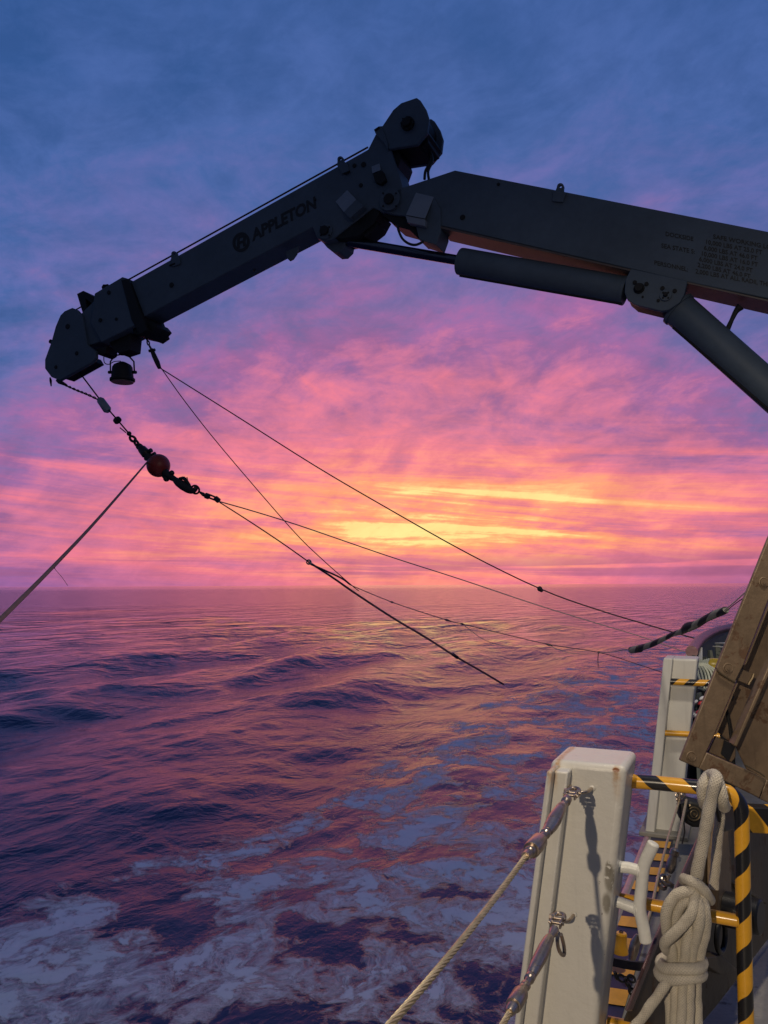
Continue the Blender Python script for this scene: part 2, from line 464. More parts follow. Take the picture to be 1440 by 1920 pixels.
def hazard_flat(name, ax, pitch, ph):
    mt = mat(name, (0.72, 0.36, 0.02), 0.35, var=0.12, vscale=12)
    t, bs = nodes_of(mt)
    P = t.n('ShaderNodeNewGeometry').outputs['Position']
    s = t.m('FRACT', t.m('ADD', t.m('DIVIDE', t.vm('DOT_PRODUCT', P, tuple(ax)), pitch), ph))
    msk = t.m('SUBTRACT', t.smooth(s, 0.0, 0.03), t.smooth(s, 0.48, 0.51))
    link = bs.inputs['Base Color'].links[0].from_socket
    t.put(bs.inputs['Base Color'], t.mix(msk, link, (0.010, 0.010, 0.012)))
    return mt

def rope_mat(name, col, across, along, depth=0.0025):
    mt = mat(name, col, 0.85, var=0.22, vscale=18, spec=0.2)
    t, bs = nodes_of(mt)
    uv = t.n('ShaderNodeUVMap').outputs[0]
    x, y, z = t.xyz(uv)
    a = t.m('MULTIPLY', x, along); b = t.m('MULTIPLY', y, across)
    s1 = t.m('SINE', t.m('MULTIPLY', t.m('ADD', a, b), 2 * math.pi))
    s2 = t.m('SINE', t.m('MULTIPLY', t.m('SUBTRACT', a, b), 2 * math.pi))
    h = t.m('MAXIMUM', s1, s2)
    P = t.n('ShaderNodeNewGeometry').outputs['Position']
    fz = t.noise(P, 700, 3, 0.7)
    hh = t.m('ADD', t.m('MULTIPLY', h, 0.35), fz)
    bp = t.n('ShaderNodeBump'); bp.inputs['Strength'].default_value = 0.8; bp.inputs['Distance'].default_value = depth
    t.put(bp.inputs['Height'], hh); t.put(bs.inputs['Normal'], bp.outputs[0])
    link = bs.inputs['Base Color'].links[0].from_socket
    t.put(bs.inputs['Base Color'], t.mix(t.m('MULTIPLY', t.smooth(h, -0.3, 0.75, 1.0, 0.0), t.smooth(t.noise(P, 14, 5, 0.6), 0.35, 0.65, 0.2, 0.62)), link, tuple(q * 0.55 for q in col)))
    return mt
M['rope'] = rope_mat('white_braided_rope', (0.66, 0.60, 0.49), 11, 165, 0.0035)

def tape_mat():
    mt = mat('tape_wrapped_sleeve', (0.17, 0.17, 0.15), 0.6, var=0.25, vscale=20)
    t, bs = nodes_of(mt)
    uv = t.n('ShaderNodeUVMap').outputs[0]
    x, y, z = t.xyz(uv)
    P = t.n('ShaderNodeNewGeometry').outputs['Position']
    wob = t.m('MULTIPLY', t.m('SUBTRACT', t.noise(P, 6, 2), 0.5), 0.9)
    s = t.m('FRACT', t.m('ADD', t.m('ADD', t.m('MULTIPLY', x, 5.5), y), wob))
    link = bs.inputs['Base Color'].links[0].from_socket
    t.put(bs.inputs['Base Color'], t.mix(t.smooth(s, 0.50, 0.54), link, (0.010, 0.009, 0.009)))
    return mt
M['tape'] = tape_mat()

def post_mat():
    mt = mat('post_white_paint', (0.62, 0.60, 0.54), 0.36, var=0.06, vscale=3, streak=0.10)
    t, bs = nodes_of(mt)
    P = t.n('ShaderNodeNewGeometry').outputs['Position']
    col = bs.inputs['Base Color'].links[0].from_socket
    nf = t.noise(P, 90, 6, 0.7); nm = t.noise(P, 18, 6, 0.7)
    # rust bleeding down from two pin holes under the top edge
    for (qx, qy, rad, ln, st) in ((1041, 1432, 0.009, 0.075, 1.0), (1155, 1444, 0.010, 0.085, 0.9)):
        c = SP(qx, qy, 1.872 if qx < 1100 else 1.902)
        dlt = t.vm('SUBTRACT', P, tuple(c))
        x, y, z = t.xyz(dlt)
        xr = t.vm('DOT_PRODUCT', dlt, tuple(RR))
        wav = t.m('MULTIPLY', t.m('SUBTRACT', nm, 0.5), 0.02)
        dd = t.m('ABSOLUTE', t.m('ADD', xr, wav))
        run = t.m('MULTIPLY', t.smooth(dd, rad * 0.2, rad * 1.3, 1.0, 0.0), t.m('MULTIPLY', t.smooth(z, -ln, 0.0), t.smooth(z, 0.004, 0.012, 1.0, 0.0)))
        run = t.m('MULTIPLY', run, t.smooth(nf, 0.35, 0.6, 0.4, 1.0))
        core = t.smooth(t.vm('LENGTH', t.vm('MULTIPLY', dlt, (1, 1, 1.6))), rad * 0.6, rad * 1.0, 1.0, 0.0)
        col = t.mix(t.m('MULTIPLY', run, 0.75 * st), col, (0.42, 0.20, 0.03))
        col = t.mix(core, col, (0.20, 0.06, 0.012))
    # bare patches near the cleat and small chips along the edges
    for (qx, qy, rad) in ((1145, 1650, 0.030), (1138, 1695, 0.022), (1141, 1630, 0.016)):
        c = SP(qx, qy, 1.90)
        dl = t.vm('LENGTH', t.vm('MULTIPLY', t.vm('SUBTRACT', P, tuple(c)), (1.6, 1.6, 0.7)))
        pm = t.m('MULTIPLY', t.smooth(dl, rad * 0.5, rad, 1.0, 0.0), t.smooth(nf, 0.40, 0.47))
        col = t.mix(t.m('MULTIPLY', pm, 0.85), col, (0.20, 0.18, 0.14))
    chip = t.smooth(t.noise(P, 42, 4, 0.75), 0.705, 0.72)
    col = t.mix(chip, col, (0.05, 0.025, 0.015))
    t.put(bs.inputs['Base Color'], col)
    bp = t.n('ShaderNodeBump'); bp.inputs['Strength'].default_value = 0.5; bp.inputs['Distance'].default_value = 0.003
    t.put(bp.inputs['Height'], t.m('ADD', t.m('MULTIPLY', t.noise(P, 34, 5, 0.6), 1.6), t.m('MULTIPLY', nf, 0.5)))
    t.put(bs.inputs['Normal'], bp.outputs[0])
    return mt
M['post'] = post_mat()

# ------------------------------------------------------------------ sea
def build_sea():
    # angles: fine over the view, coarse elsewhere; rings spaced by the size they show at
    fine = np.radians(np.linspace(-44, 44, 1150))
    rest = np.radians(np.linspace(44, 316, 90)[1:-1])
    ang = np.concatenate([fine, rest])
    rr = [2.0, 3.5, 5.0]
    yp = 620.0
    while yp > 0.35:
        r = EZ * 773.0 / yp
        if r > rr[-1] + 0.02: rr.append(r)
        yp -= 1.25 if yp > 12 else (0.8 if yp > 4 else 0.35)
    while rr[-1] < 40000: rr.append(rr[-1] * 1.5)
    rad = np.array(rr); nr, na = len(rad), len(ang)
    dr = np.gradient(rad)
    X = rad[:, None] * np.sin(ang)[None, :]; Y = rad[:, None] * np.cos(ang)[None, :]
    H = np.zeros_like(X); GX = np.zeros_like(X); GY = np.zeros_like(X)
    rng = np.random.RandomState(11)
    r_ = X * math.cos(SA) - Y * math.sin(SA); f_ = X * math.sin(SA) + Y * math.cos(SA)
    # calm in the churned wake close to the hull, chop outside
    wake = 1.0 / (1.0 + np.exp((-(r_) - 7.0 - 0.02 * np.clip(f_, 0, 200)) / 1.6))
    patch = 0.75 + 0.35 * np.sin(X * 0.06 + 1.3) * np.sin(Y * 0.035 + 0.4) + 0.25 * np.sin(X * 0.13 - Y * 0.07)
    waves = []
    for lam, a, azd in ((34, .24, -50), (24, .14, -95), (9.6, .29, -70), (7.6, .17, -78), (12.5, .25, -60), (6.0, .08, -62), (5.0, .05, -84), (3.6, .03, -70)):
        waves.append((lam, a, azd, 0))
    for i in range(46):
        lam = 0.55 * (1.125 ** i) if i < 24 else 0.8 * (1.16 ** (i - 24))
        lam = min(lam, 14) * rng.uniform(.85, 1.15)
        azd = rng.normal(-62, 24) if i < 24 else rng.normal(-40, 45)
        waves.append((lam, 0.0062 * lam ** 0.95 * rng.uniform(.7, 1.2), azd, 1))
    for lam, a, azd, kind in waves:
        k = 2 * math.pi / lam; kx, ky = math.sin(math.radians(azd)), math.cos(math.radians(azd))
        fade = np.clip((lam / (2.6 * dr) - 0.7), 0, 1)[:, None]
        # wave groups: slow sideways bending and amplitude beat, so that crests are short
        bend = 0.9 * np.sin((X * ky - Y * kx) * k * (rng.uniform(.10, .22) if kind else rng.uniform(.05, .11)) + rng.uniform(0, 6))
        beat = 0.62 + 0.38 * np.sin((X * ky - Y * kx) * k * (rng.uniform(.08, .2) if kind else rng.uniform(.04, .10)) + (X * kx + Y * ky) * k * rng.uniform(.05, .12) + rng.uniform(0, 6))
        ph = (X * kx + Y * ky) * k + bend + rng.uniform(0, 6.28)
        amp = a * fade * beat * patch
        if kind == 0: amp = amp * (1 - 0.82 * wake)
        else: amp = amp * (1 - 0.72 * wake * np.clip(1.5 - f_ / 26.0, 0, 1) + 0.4 * wake * np.clip(f_ / 30.0 - .6, 0, 1))
        H += amp * np.cos(ph)
        sgn = amp * np.sin(ph) * (1.0 if kind == 0 else 0.8)
        GX -= kx * sgn; GY -= ky * sgn
    far = np.clip(1 - rad / 3000.0, 0, 1)[:, None]
    H *= far
    # keep the sea flat against the hull
    X2 = X + GX * far; Y2 = Y + GY * far
    verts = np.stack([X2, Y2, H], -1).reshape(-1, 3)
    i0 = np.arange(nr - 1)[:, None] * na; j = np.arange(na)[None, :]; j2 = (j + 1) % na
    q = np.stack([i0 + j, i0 + j2, i0 + na + j2, i0 + na + j], -1).reshape(-1, 4)
    me = bpy.data.meshes.new("sea")
    nv = len(verts) + 1
    me.vertices.add(nv)
    co = np.vstack([verts, [[0, 0, 0]]]).astype(np.float32)
    me.vertices.foreach_set('co', co.ravel())
    tri = np.stack([np.full(na, nv - 1), (np.arange(na) + 1) % na, np.arange(na)], -1)
    nq, nt = len(q), len(tri)
    me.loops.add(nq * 4 + nt * 3)
    me.loops.foreach_set('vertex_index', np.concatenate([q[:, ::-1].ravel(), tri.ravel()]).astype(np.int32))
    me.polygons.add(nq + nt)
    me.polygons.foreach_set('loop_start', np.concatenate([np.arange(nq) * 4, nq * 4 + np.arange(nt) * 3]).astype(np.int32))
    me.polygons.foreach_set('loop_total', np.concatenate([np.full(nq, 4), np.full(nt, 3)]).astype(np.int32))
    me.update(calc_edges=True)
    if me.polygons[0].normal.z < 0: me.flip_normals()
    me.shade_smooth()
    o = bpy.data.objects.new("sea", me); COL.objects.link(o); struct(o)
    o['label'] = 'dark rolling sea with pink reflections and a foaming wake beside the ship'
    return o
sea = build_sea()
def water_mat():
    mt = bpy.data.materials.new('sea_water'); mt.use_nodes = True
    t = NT(mt.node_tree); t.t.nodes.clear()
    out = t.n('ShaderNodeOutputMaterial')
    P = t.n('ShaderNodeNewGeometry').outputs['Position']
    x, y, z = t.xyz(P)
    r = t.m('SUBTRACT', t.m('MULTIPLY', x, math.cos(SA)), t.m('MULTIPLY', y, math.sin(SA)))
    f = t.m('ADD', t.m('MULTIPLY', x, math.sin(SA)), t.m('MULTIPLY', y, math.cos(SA)))
    dist = t.vm('LENGTH', P)
    # foam: broken lace torn along the ship's track
    s = t.comb(r, t.m('MULTIPLY', f, 0.8), 0.0)
    wn = t.noise(s, 0.9, 3, 0.5, 0.0, 1)
    sw = t.vm('ADD', s, t.vm('SCALE', t.vm('SUBTRACT', wn, (0.5, 0.5, 0.5)), scale=0.9))
    big = t.noise(s, 0.28, 4, 0.55, 0.4)
    mid = t.noise(sw, 0.80, 6, 0.54, 0.25)
    fin = t.noise(sw, 3.2, 7, 0.66, 0.2)
    # where the wake lies
    edge = t.m('ADD', r, t.m('MULTIPLY', t.m('SUBTRACT', big, 0.5), 6.0))
    band = t.m('MULTIPLY', t.smooth(edge, -9.8, -5.8), t.smooth(f, 8, 60, 1.0, 0.30))
    near = t.smooth(f, 3.0, 15.0, 1.0, 0.0)
    # lace: thin bright threads round dark cells, and broad milky patches
    r1 = t.m('SUBTRACT', 1.0, t.m('ABSOLUTE', t.m('MULTIPLY', t.m('SUBTRACT', mid, 0.5), 7.0)), clamp=True)
    lace_n = t.noise(sw, 2.0, 6, 0.60, 0.15)
    r2 = t.m('SUBTRACT', 1.0, t.m('ABSOLUTE', t.m('MULTIPLY', t.m('SUBTRACT', lace_n, 0.5), 8.0)), clamp=True)
    cover = t.m('ADD', t.m('MULTIPLY', band, 0.34), t.m('ADD', t.m('MULTIPLY', near, 0.16), t.m('MULTIPLY', t.m('SUBTRACT', big, 0.5), 1.1)))
    pv = t.m('ADD', t.m('ADD', t.m('MULTIPLY', t.m('SUBTRACT', mid, 0.5), 4.2), t.m('MULTIPLY', t.m('SUBTRACT', fin, 0.5), 1.3)), t.m('SUBTRACT', cover, 0.38))
    patchf = t.smooth(pv, -0.05, 0.45)
    lace = t.m('MULTIPLY', t.m('MAXIMUM', t.m('MULTIPLY', r1, 0.55), t.m('MULTIPLY', r2, 0.65)), t.smooth(pv, -0.35, 0.05))
    foam = t.m('MAXIMUM', t.m('MULTIPLY', patchf, t.smooth(fin, 0.34, 0.60, 0.30, 1.0)), lace)
    foam = t.m('MULTIPLY', foam, t.smooth(band, 0.02, 0.35))
    brk = t.noise(t.vm('ADD', sw, (3.0, 1.0, 0.0)), 8.0, 6, 0.68, 0.1)
    foam = t.smooth(t.m('ADD', foam, t.m('MULTIPLY', t.m('SUBTRACT', brk, 0.5), 1.0)), 0.05, 0.85)
    foam = t.m('MULTIPLY', foam, t.m('MULTIPLY', t.smooth(band, 0.02, 0.35), 0.97))
    # ripples
    sc = t.vm('MULTIPLY', P, (1.0, 1.0, 1.0))
    pr = t.comb(r, f, 0.0)
    prs = t.comb(r, t.m('MULTIPLY', f, 0.6), 0.0)
    n1 = t.noise(prs, 1.1, 5, 0.55, 0.4)
    ux = t.m('SUBTRACT', t.m('MULTIPLY', r, math.cos(0.15)), t.m('MULTIPLY', f, math.sin(0.15)))
    uy = t.m('ADD', t.m('MULTIPLY', r, math.sin(0.15)), t.m('MULTIPLY', f, math.cos(0.15)))
    nl = t.noise(t.comb(ux, t.m('MULTIPLY', uy, 0.3), 5.0), 0.42, 5, 0.5, 0.5)
    n2 = t.noise(prs, 7.0, 6, 0.65, 0.3)
    h = t.m('ADD', t.m('MULTIPLY', n1, t.m('MULTIPLY', t.smooth(dist, 14, 60, 0.11, 0.30), t.smooth(dist, 150, 700, 1.0, 0.2))), t.m('MULTIPLY', n2, 0.018))
    h = t.m('ADD', h, t.m('MULTIPLY', nl, t.m('MULTIPLY', t.smooth(dist, 25, 160, 0.1, 3.2), t.smooth(dist, 250, 1500, 1.0, 0.25))))
    calm = t.m('MULTIPLY', t.smooth(r, -9.0, -6.0), t.smooth(f, 14, 30, 1.0, 0.0))
    h = t.m('MULTIPLY', h, t.m('SUBTRACT', 1.0, t.m('MULTIPLY', calm, 0.6)))
    h = t.m('ADD', h, t.m('MULTIPLY', foam, 0.02))
    bp = t.n('ShaderNodeBump'); bp.inputs['Strength'].default_value = 1.0; bp.inputs['Distance'].default_value = 1.0
    t.put(bp.inputs['Height'], h)
    w = t.n('ShaderNodeBsdfPrincipled')
    w.inputs['Base Color'].default_value = (0.008, 0.017, 0.085, 1)
    w.inputs['IOR'].default_value = 1.333
    t.put(w.inputs['Roughness'], t.smooth(dist, 12, 60, 0.15, 0.06))
    t.put(w.inputs['Normal'], bp.outputs[0])
    fm = t.n('ShaderNodeBsdfPrincipled')
    t.put(fm.inputs['Base Color'], t.ramp(t.m('ADD', t.m('MULTIPLY', fin, 0.5), t.m('MULTIPLY', brk, 0.5)), [(0.36, (0.86, 0.83, 0.88)), (0.60, (0.99, 0.95, 0.97))]))
    t.put(fm.inputs['Normal'], bp.outputs[0])
    fm.inputs['Roughness'].default_value = 0.7
    mx = t.n('ShaderNodeMixShader')
    t.put(mx.inputs[0], foam); t.t.links.new(w.outputs[0], mx.inputs[1]); t.t.links.new(fm.outputs[0], mx.inputs[2])
    t.t.links.new(mx.outputs[0], out.inputs[0])
    return mt
sea.data.materials.append(water_mat())

# ================================================================== crane
crane_base = ship(2.05, DC + CW / 2, DZ)
crane = thing('knuckle_boom_crane', crane_base,
              'large dark grey knuckle boom crane reaching over the sea with a lettered lower boom', 'crane')
FC = F                                             # away from the camera, across the booms
def cp(pts, off=0.0): return [CP(x, y, off) for x, y in pts]
def slab(name, pts, off0, off1, m='crane', parent=None, bevel=0.012, label=None):
    b = MB(); b.prism(cp(pts, off0), FC * (off1 - off0))
    return b.build(name, M[m], parent or crane, bevel=bevel, label=label)

# main boom: a tall box, kinked down to the knuckle
main_boom = slab('main_boom', [(716, 396), (727, 362), (756, 351), (775, 345), (853, 319), (1440, 434), (1640, 473), (1900, 523),
                               (1900, 668), (1640, 606), (1440, 560), (1289, 529), (1182, 504), (826, 423), (760, 405), (735, 402)],
                 0, CW, bevel=0.010)
# bottom flange plate, seen from below
slab('bottom_plate', [(822, 423), (1182, 505), (1440, 562), (1640, 608), (1640, 611), (1440, 565), (1182, 508), (822, 427)],
     -0.012, CW + 0.012, 'sky_red_under', bevel=0)
# tip boom
tip_boom = slab('tip_boom', [(236, 534), (690, 280), (704, 252), (714, 238), (727, 262), (754, 348), (752, 380), (742, 396), (718, 398), (699, 389),
                             (624, 448), (606, 452), (594, 446), (586, 426), (262, 598), (240, 600)], 0, CW, bevel=0.010)
# collar with its end flange, and the narrower extension in it
slab('collar', [(177, 550), (229, 519), (242, 523), (266, 603), (190, 642), (170, 606)], -0.035, CW + 0.035, bevel=0.012)
slab('end_flange', [(226, 524), (240, 522), (276, 618), (262, 628), (246, 600)], -0.055, CW + 0.055, 'crane_dark')
slab('extension', [(150, 590), (180, 560), (200, 636), (160, 650)], 0.03, CW - 0.03)
slab('clamp', [(248, 612), (286, 602), (294, 612), (285, 622), (268, 630), (250, 626)], 0.02, CW - 0.02, 'crane_dark')
slab('mounting_bracket', [(205, 642), (246, 626), (243, 656), (222, 663), (212, 655)], 0.06, CW - 0.08, 'crane_dark', bevel=0.005)
slab('mounting_bracket', [(176, 656), (200, 648), (198, 662), (190, 667), (178, 663)], 0.06, CW - 0.08, 'crane_dark', bevel=0.005)
slab('hook_guard', [(144, 551), (156, 545), (176, 556), (178, 572), (168, 566), (160, 560), (165, 590), (157, 594)], 0.05, CW - 0.05, 'crane_dark', bevel=0.004)
slab('lifting_lug', [(190, 538), (193, 533), (199, 533), (201, 532), (201, 540), (192, 545)], 0.1, 0.2, 'crane_dark', bevel=0.004)
# sheave head: two cheeks and the sheave between them
head_px = [(143, 580), (135, 577), (121, 583), (113, 591), (104, 612), (96, 641), (84, 674), (84, 691), (96, 707), (112, 713), (171, 680), (179, 671), (179, 658), (164, 647), (154, 592)]
slab('sheave_cheek', head_px, -0.01, 0.05, bevel=0.01)
slab('sheave_cheek', head_px, CW - 0.05, CW + 0.01, bevel=0.01)
c0 = CP(128, 655, 0.10); MB().cyl(c0, c0 + FC * (CW - 0.2), pxr(36, c0), seg=40).build('sheave', M['crane_dark'], crane, bevel=0.01)
slab('head_spacer', [(100, 690), (113, 708), (170, 676), (164, 666), (118, 690)], 0.05, CW - 0.05, 'crane_dark', bevel=0)
slab('head_spacer', [(108, 640), (122, 600), (140, 594), (146, 645)], 0.05, CW - 0.05, 'crane_dark', bevel=0)
for x, y, r in ((126, 612, 5), (143, 662, 4), (104, 688, 3.5), (203, 548, 4), (187, 600, 4), (217, 598, 3)):
    p = CP(x, y, -0.05 if x > 150 else -0.02); MB().cyl(p, p + FC * 0.03, pxr(r, p), seg=14).build('pin', M['crane_dark'], crane, bevel=0.003)
p = CP(94, 640, 0.1); MB().cyl(p, p + FC * 0.12, pxr(4, p), seg=10).build('pin', M['crane_dark'], crane)

def padeye(pts, hole, off=0.02, th=0.03, foot=None):
    b = MB(); b.prism(cp(pts, off), FC * th)
    o = b.build('padeye', M['crane'], crane, bevel=0.004)
    h = CP(hole[0], hole[1], off - 0.004)
    MB().ring(h, F, pxr(2.7, h), pxr(1.0, h), 14, 6).build('eye_rim', M['crane_dark'], o)
# eyes are built as open loops so that the sky shows through
def loop_eye(px, py, w, h, lean, off=0.02):
    c = V((math.sin(R(lean)), -math.cos(R(lean)), 0))
    def q(a, b): return CP(px + c.x * b + math.cos(R(lean)) * a, py + c.y * b + math.sin(R(lean)) * a, off)
    outer = [(-w * 1.3, -h * 0.15), (-w, h * .45)] + [(-w * math.cos(math.pi * k / 8), h * .62 + w * math.sin(math.pi * k / 8)) for k in range(9)] + [(w, h * .45), (w * 1.3, -h * 0.15)]
    inner = [(w * .42 * math.cos(2 * math.pi * k / 12), h * .62 + w * .42 * math.sin(2 * math.pi * k / 12)) for k in range(12)]
    b = MB(); n1, n2 = len(outer), len(inner)
    T = 0.035
    for k in (0, 1):
        b.v += [q(x, y) + FC * T * k for x, y in outer]
        b.v += [q(x, y) + FC * T * k for x, y in inner]
    s = n1 + n2
    # join outer to inner by nearest vertices
    def near_in(i):
        x, y = outer[i]; return min(range(n2), key=lambda k: (inner[k][0] - x) ** 2 + (inner[k][1] - y) ** 2)
    for k in (0, 1):
        o = k * s
        for i in range(n1 - 1 + 1):
            j = (i + 1) % n1; a, c2 = near_in(i), near_in(j)
            b.face((o + i, o + j, o + n1 + c2))
            st = a
            while st != c2:
                nx = (st - 1) % n2 if ((a - c2) % n2) <= n2 / 2 else (st + 1) % n2
                b.face((o + i, o + n1 + nx, o + n1 + st)); st = nx
    for i in range(n1): b.face((i, (i + 1) % n1, s + (i + 1) % n1, s + i))
    for i in range(n2): b.face((n1 + i, n1 + (i + 1) % n2, s + n1 + (i + 1) % n2, s + n1 + i))
    return b.build('padeye', M['crane'], crane, smooth=30)
loop_eye(327, 484, 5.2, 13, -6); loop_eye(639, 307, 5.6, 14, -6); loop_eye(1049, 360, 6.5, 17, 10)
slab('padeye', [(534, 472), (560, 461), (556, 476), (549, 486), (543, 489), (539, 485), (537, 478)], 0.10, 0.125, bevel=0.003)
h_ = CP(546, 483, 0.11); MB().ring(h_, F, pxr(5, h_), pxr(1.4, h_), 16, 6).build('shackle_ring', M['crane_dark'], crane)
slab('padeye_foot', [(1037, 356), (1062, 361), (1055, 379), (1035, 377)], -0.025, 0.0, bevel=0.004)
slab('padeye_foot', [(319, 486), (336, 480), (338, 494), (324, 500)], -0.02, 0.0, bevel=0.004)
slab('padeye_foot', [(632, 310), (650, 303), (655, 320), (640, 326)], -0.02, 0.0, bevel=0.004)
# winch on the elbow
near_cheek = [(712, 236), (717, 236), (737, 206), (752, 193), (781, 183), (788, 188), (798, 204), (804, 223), (801, 248), (782, 271), (728, 280), (722, 262)]
win = slab('winch_cheek', near_cheek, -0.02, 0.03, bevel=0.008)
far_cheek = near_cheek
b = MB(); b.prism(cp(near_cheek, 0), FC * 0.05)
for i in range(len(b.v)): b.v[i] = b.v[i] + FC * (CW + 0.10)
b.build('winch_cheek', M['crane'], crane, bevel=0.008)
c0 = CP(763, 230, 0.03); MB().cyl(c0, c0 + FC * (CW + 0.08), pxr(33, c0), seg=36).build('winch_drum', M['crane_dark'], crane, bevel=0.01)
slab('winch_base', [(724, 270), (782, 262), (801, 244), (803, 250), (783, 273), (728, 281)], 0.03, CW + 0.12, 'crane_dark', bevel=0)
slab('winch_motor', [(728, 270), (742, 266), (752, 296), (744, 318), (736, 312)], 0.05, CW + 0.05, 'crane_dark', bevel=0.01)
slab('winch_base', [(786, 262), (800, 248), (803, 268), (790, 276)], 0.08, CW + 0.10, 'crane_dark', bevel=0.01)
c0 = CP(763, 230, -0.06)
hub = MB().cyl(c0, c0 + FC * 0.05, pxr(13, c0), seg=24).cyl(c0 - FC * 0.03, c0, pxr(8, c0), seg=18).build('winch_hub', M['crane_dark'], crane, bevel=0.004)
for k in range(8):
    a = 2 * math.pi * k / 8; q = CP(763 + 11 * math.cos(a), 230 + 11 * math.sin(a), -0.07)
    MB().cyl(q, q + FC * 0.02, pxr(1.8, q), seg=6).build('bolt', M['crane_dark'], hub)
slab('winch_seat', [(703, 249), (704, 243), (712, 236), (718, 244), (727, 268), (727, 281), (720, 268)], -0.04, CW * 0.9, bevel=0.004)
q1, q2 = CP(712, 240, -0.03), CP(703, 246, -0.03)
MB().cyl(q1, q2, pxr(3.5, q1), seg=10).build('bolt', M['crane_dark'], crane)
for dx, dy in ((0, 0), (5, 2)):
    pts = [CP(806 + dx * .4, 288, 0.25), CP(807 + dx * .8, 302, 0.2), CP(798 + dx, 320, 0.15), CP(796 + dx * 1.6, 336, 0.12)]
    MB().tube(pts, pxr(2.6, pts[0]), 8, smooth=5).build('hydraulic_hose', M['rubber'], crane)
# knuckle pivot and other pins
def boss(x, y, r1, r2, off=-0.03, dep=0.05, m1='crane', m2='crane_dark'):
    p = CP(x, y, off)
    o = MB().cyl(p, p + FC * dep, pxr(r1, p), seg=28).build('pivot_plate', M[m1], crane, bevel=0.004)
    MB().cyl(p - FC * 0.035, p, pxr(r2, p), seg=20).build('pivot_pin', M[m2], o, bevel=0.006)
    for k in range(4):
        a = math.pi / 4 + k * math.pi / 2; q = CP(x + (r1 - 4) * math.cos(a), y + (r1 - 4) * math.sin(a), off - 0.01)
        MB().cyl(q, q + FC * 0.012, pxr(1.8, q), seg=6).build('bolt', M[m2], o)
boss(730, 374, 21, 10, -0.045, 0.045)
boss(609, 433, 15, 9)
slab('lower_lug', [(590, 436), (624, 446), (650, 440), (646, 462), (636, 472), (625, 473), (613, 464)], CW * 0.35, CW * 1.02, 'crane', bevel=0.006)
slab('elbow_underframe', [(622, 446), (700, 386), (712, 398), (700, 420), (672, 442), (640, 448)], 0.02, CW, 'crane_dark', bevel=0.006)
slab('valve_block', [(676, 436), (704, 414), (709, 419), (686, 445), (680, 440)], 0.05, 0.28, 'crane_dark', bevel=0.004)
# junction boxes on the knuckle, with skylight painted pale on the hoods
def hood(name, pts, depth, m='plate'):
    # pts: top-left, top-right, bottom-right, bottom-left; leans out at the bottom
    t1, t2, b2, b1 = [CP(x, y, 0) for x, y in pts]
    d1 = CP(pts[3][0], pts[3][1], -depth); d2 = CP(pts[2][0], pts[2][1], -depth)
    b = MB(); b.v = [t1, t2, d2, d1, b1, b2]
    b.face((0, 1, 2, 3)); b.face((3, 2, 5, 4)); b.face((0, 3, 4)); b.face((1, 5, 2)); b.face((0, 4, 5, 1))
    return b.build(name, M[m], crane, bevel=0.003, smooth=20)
hood('skylit_hood', [(629, 378), (651, 356), (668, 374), (645, 398)], 0.05)
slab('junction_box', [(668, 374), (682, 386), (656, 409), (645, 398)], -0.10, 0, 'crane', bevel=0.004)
hood('skylit_hood', [(780, 361), (814, 369), (797, 410), (761, 403)], 0.10)
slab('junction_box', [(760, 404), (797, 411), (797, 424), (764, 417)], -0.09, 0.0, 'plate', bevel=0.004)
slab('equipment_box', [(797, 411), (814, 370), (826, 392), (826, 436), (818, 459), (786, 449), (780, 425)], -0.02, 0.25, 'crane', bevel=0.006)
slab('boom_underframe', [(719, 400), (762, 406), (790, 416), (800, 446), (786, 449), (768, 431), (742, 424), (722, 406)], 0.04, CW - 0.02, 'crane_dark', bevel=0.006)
hood('skylit_hood', [(696, 312), (712, 306), (714, 319), (698, 325)], 0.03)
slab('sensor_box', [(699, 326), (717, 320), (723, 337), (714, 345), (703, 341)], -0.06, 0, 'crane_dark', bevel=0.004)
pts = [CP(x, y, -0.02) for x, y in ((745, 422), (748, 434), (755, 448), (767, 457), (780, 459), (794, 453))]
MB().tube(pts, pxr(2.4, pts[0]), 8, smooth=6).build('hydraulic_hose', M['rubber'], crane)
for x, y, r in ((321, 534, 5), (676, 347, 4), (664, 310, 4), (681, 308, 5), (867, 407, 5), (934, 345, 3), (590, 374, 2.5), (476, 506, 2.5)):
    p = CP(x, y, -0.012); MB().cyl(p, p + FC * 0.012, pxr(r, p), seg=14).build('plug', M['crane_dark'], crane, bevel=0.002)
for x0, y0, x1, y1 in ((318, 498, 328, 494), (645, 326, 656, 321), (205, 592, 214, 588)):
    MB().cyl(CP(x0, y0, -0.02), CP(x1, y1, -0.02), 0.012, seg=8).build('grab_handle', M['crane_dark'], crane)
# hoist wire along the back of the lower boom
a0, a1 = CP(240, 524, 0.12), CP(686, 281, 0.12)
a0 = CP(238, 526, 0.1); a1 = CP(690, 276, 0.1)
MB().tube([a0, a1], pxr(1.5, a0), 8).build('hoist_wire', M['wire'], crane)
MB().tube([CP(140, 582, 0.1), CP(160, 571, 0.1), CP(176, 560, 0.1)], pxr(1.3, a0), 8).build('hoist_wire', M['wire'], crane)
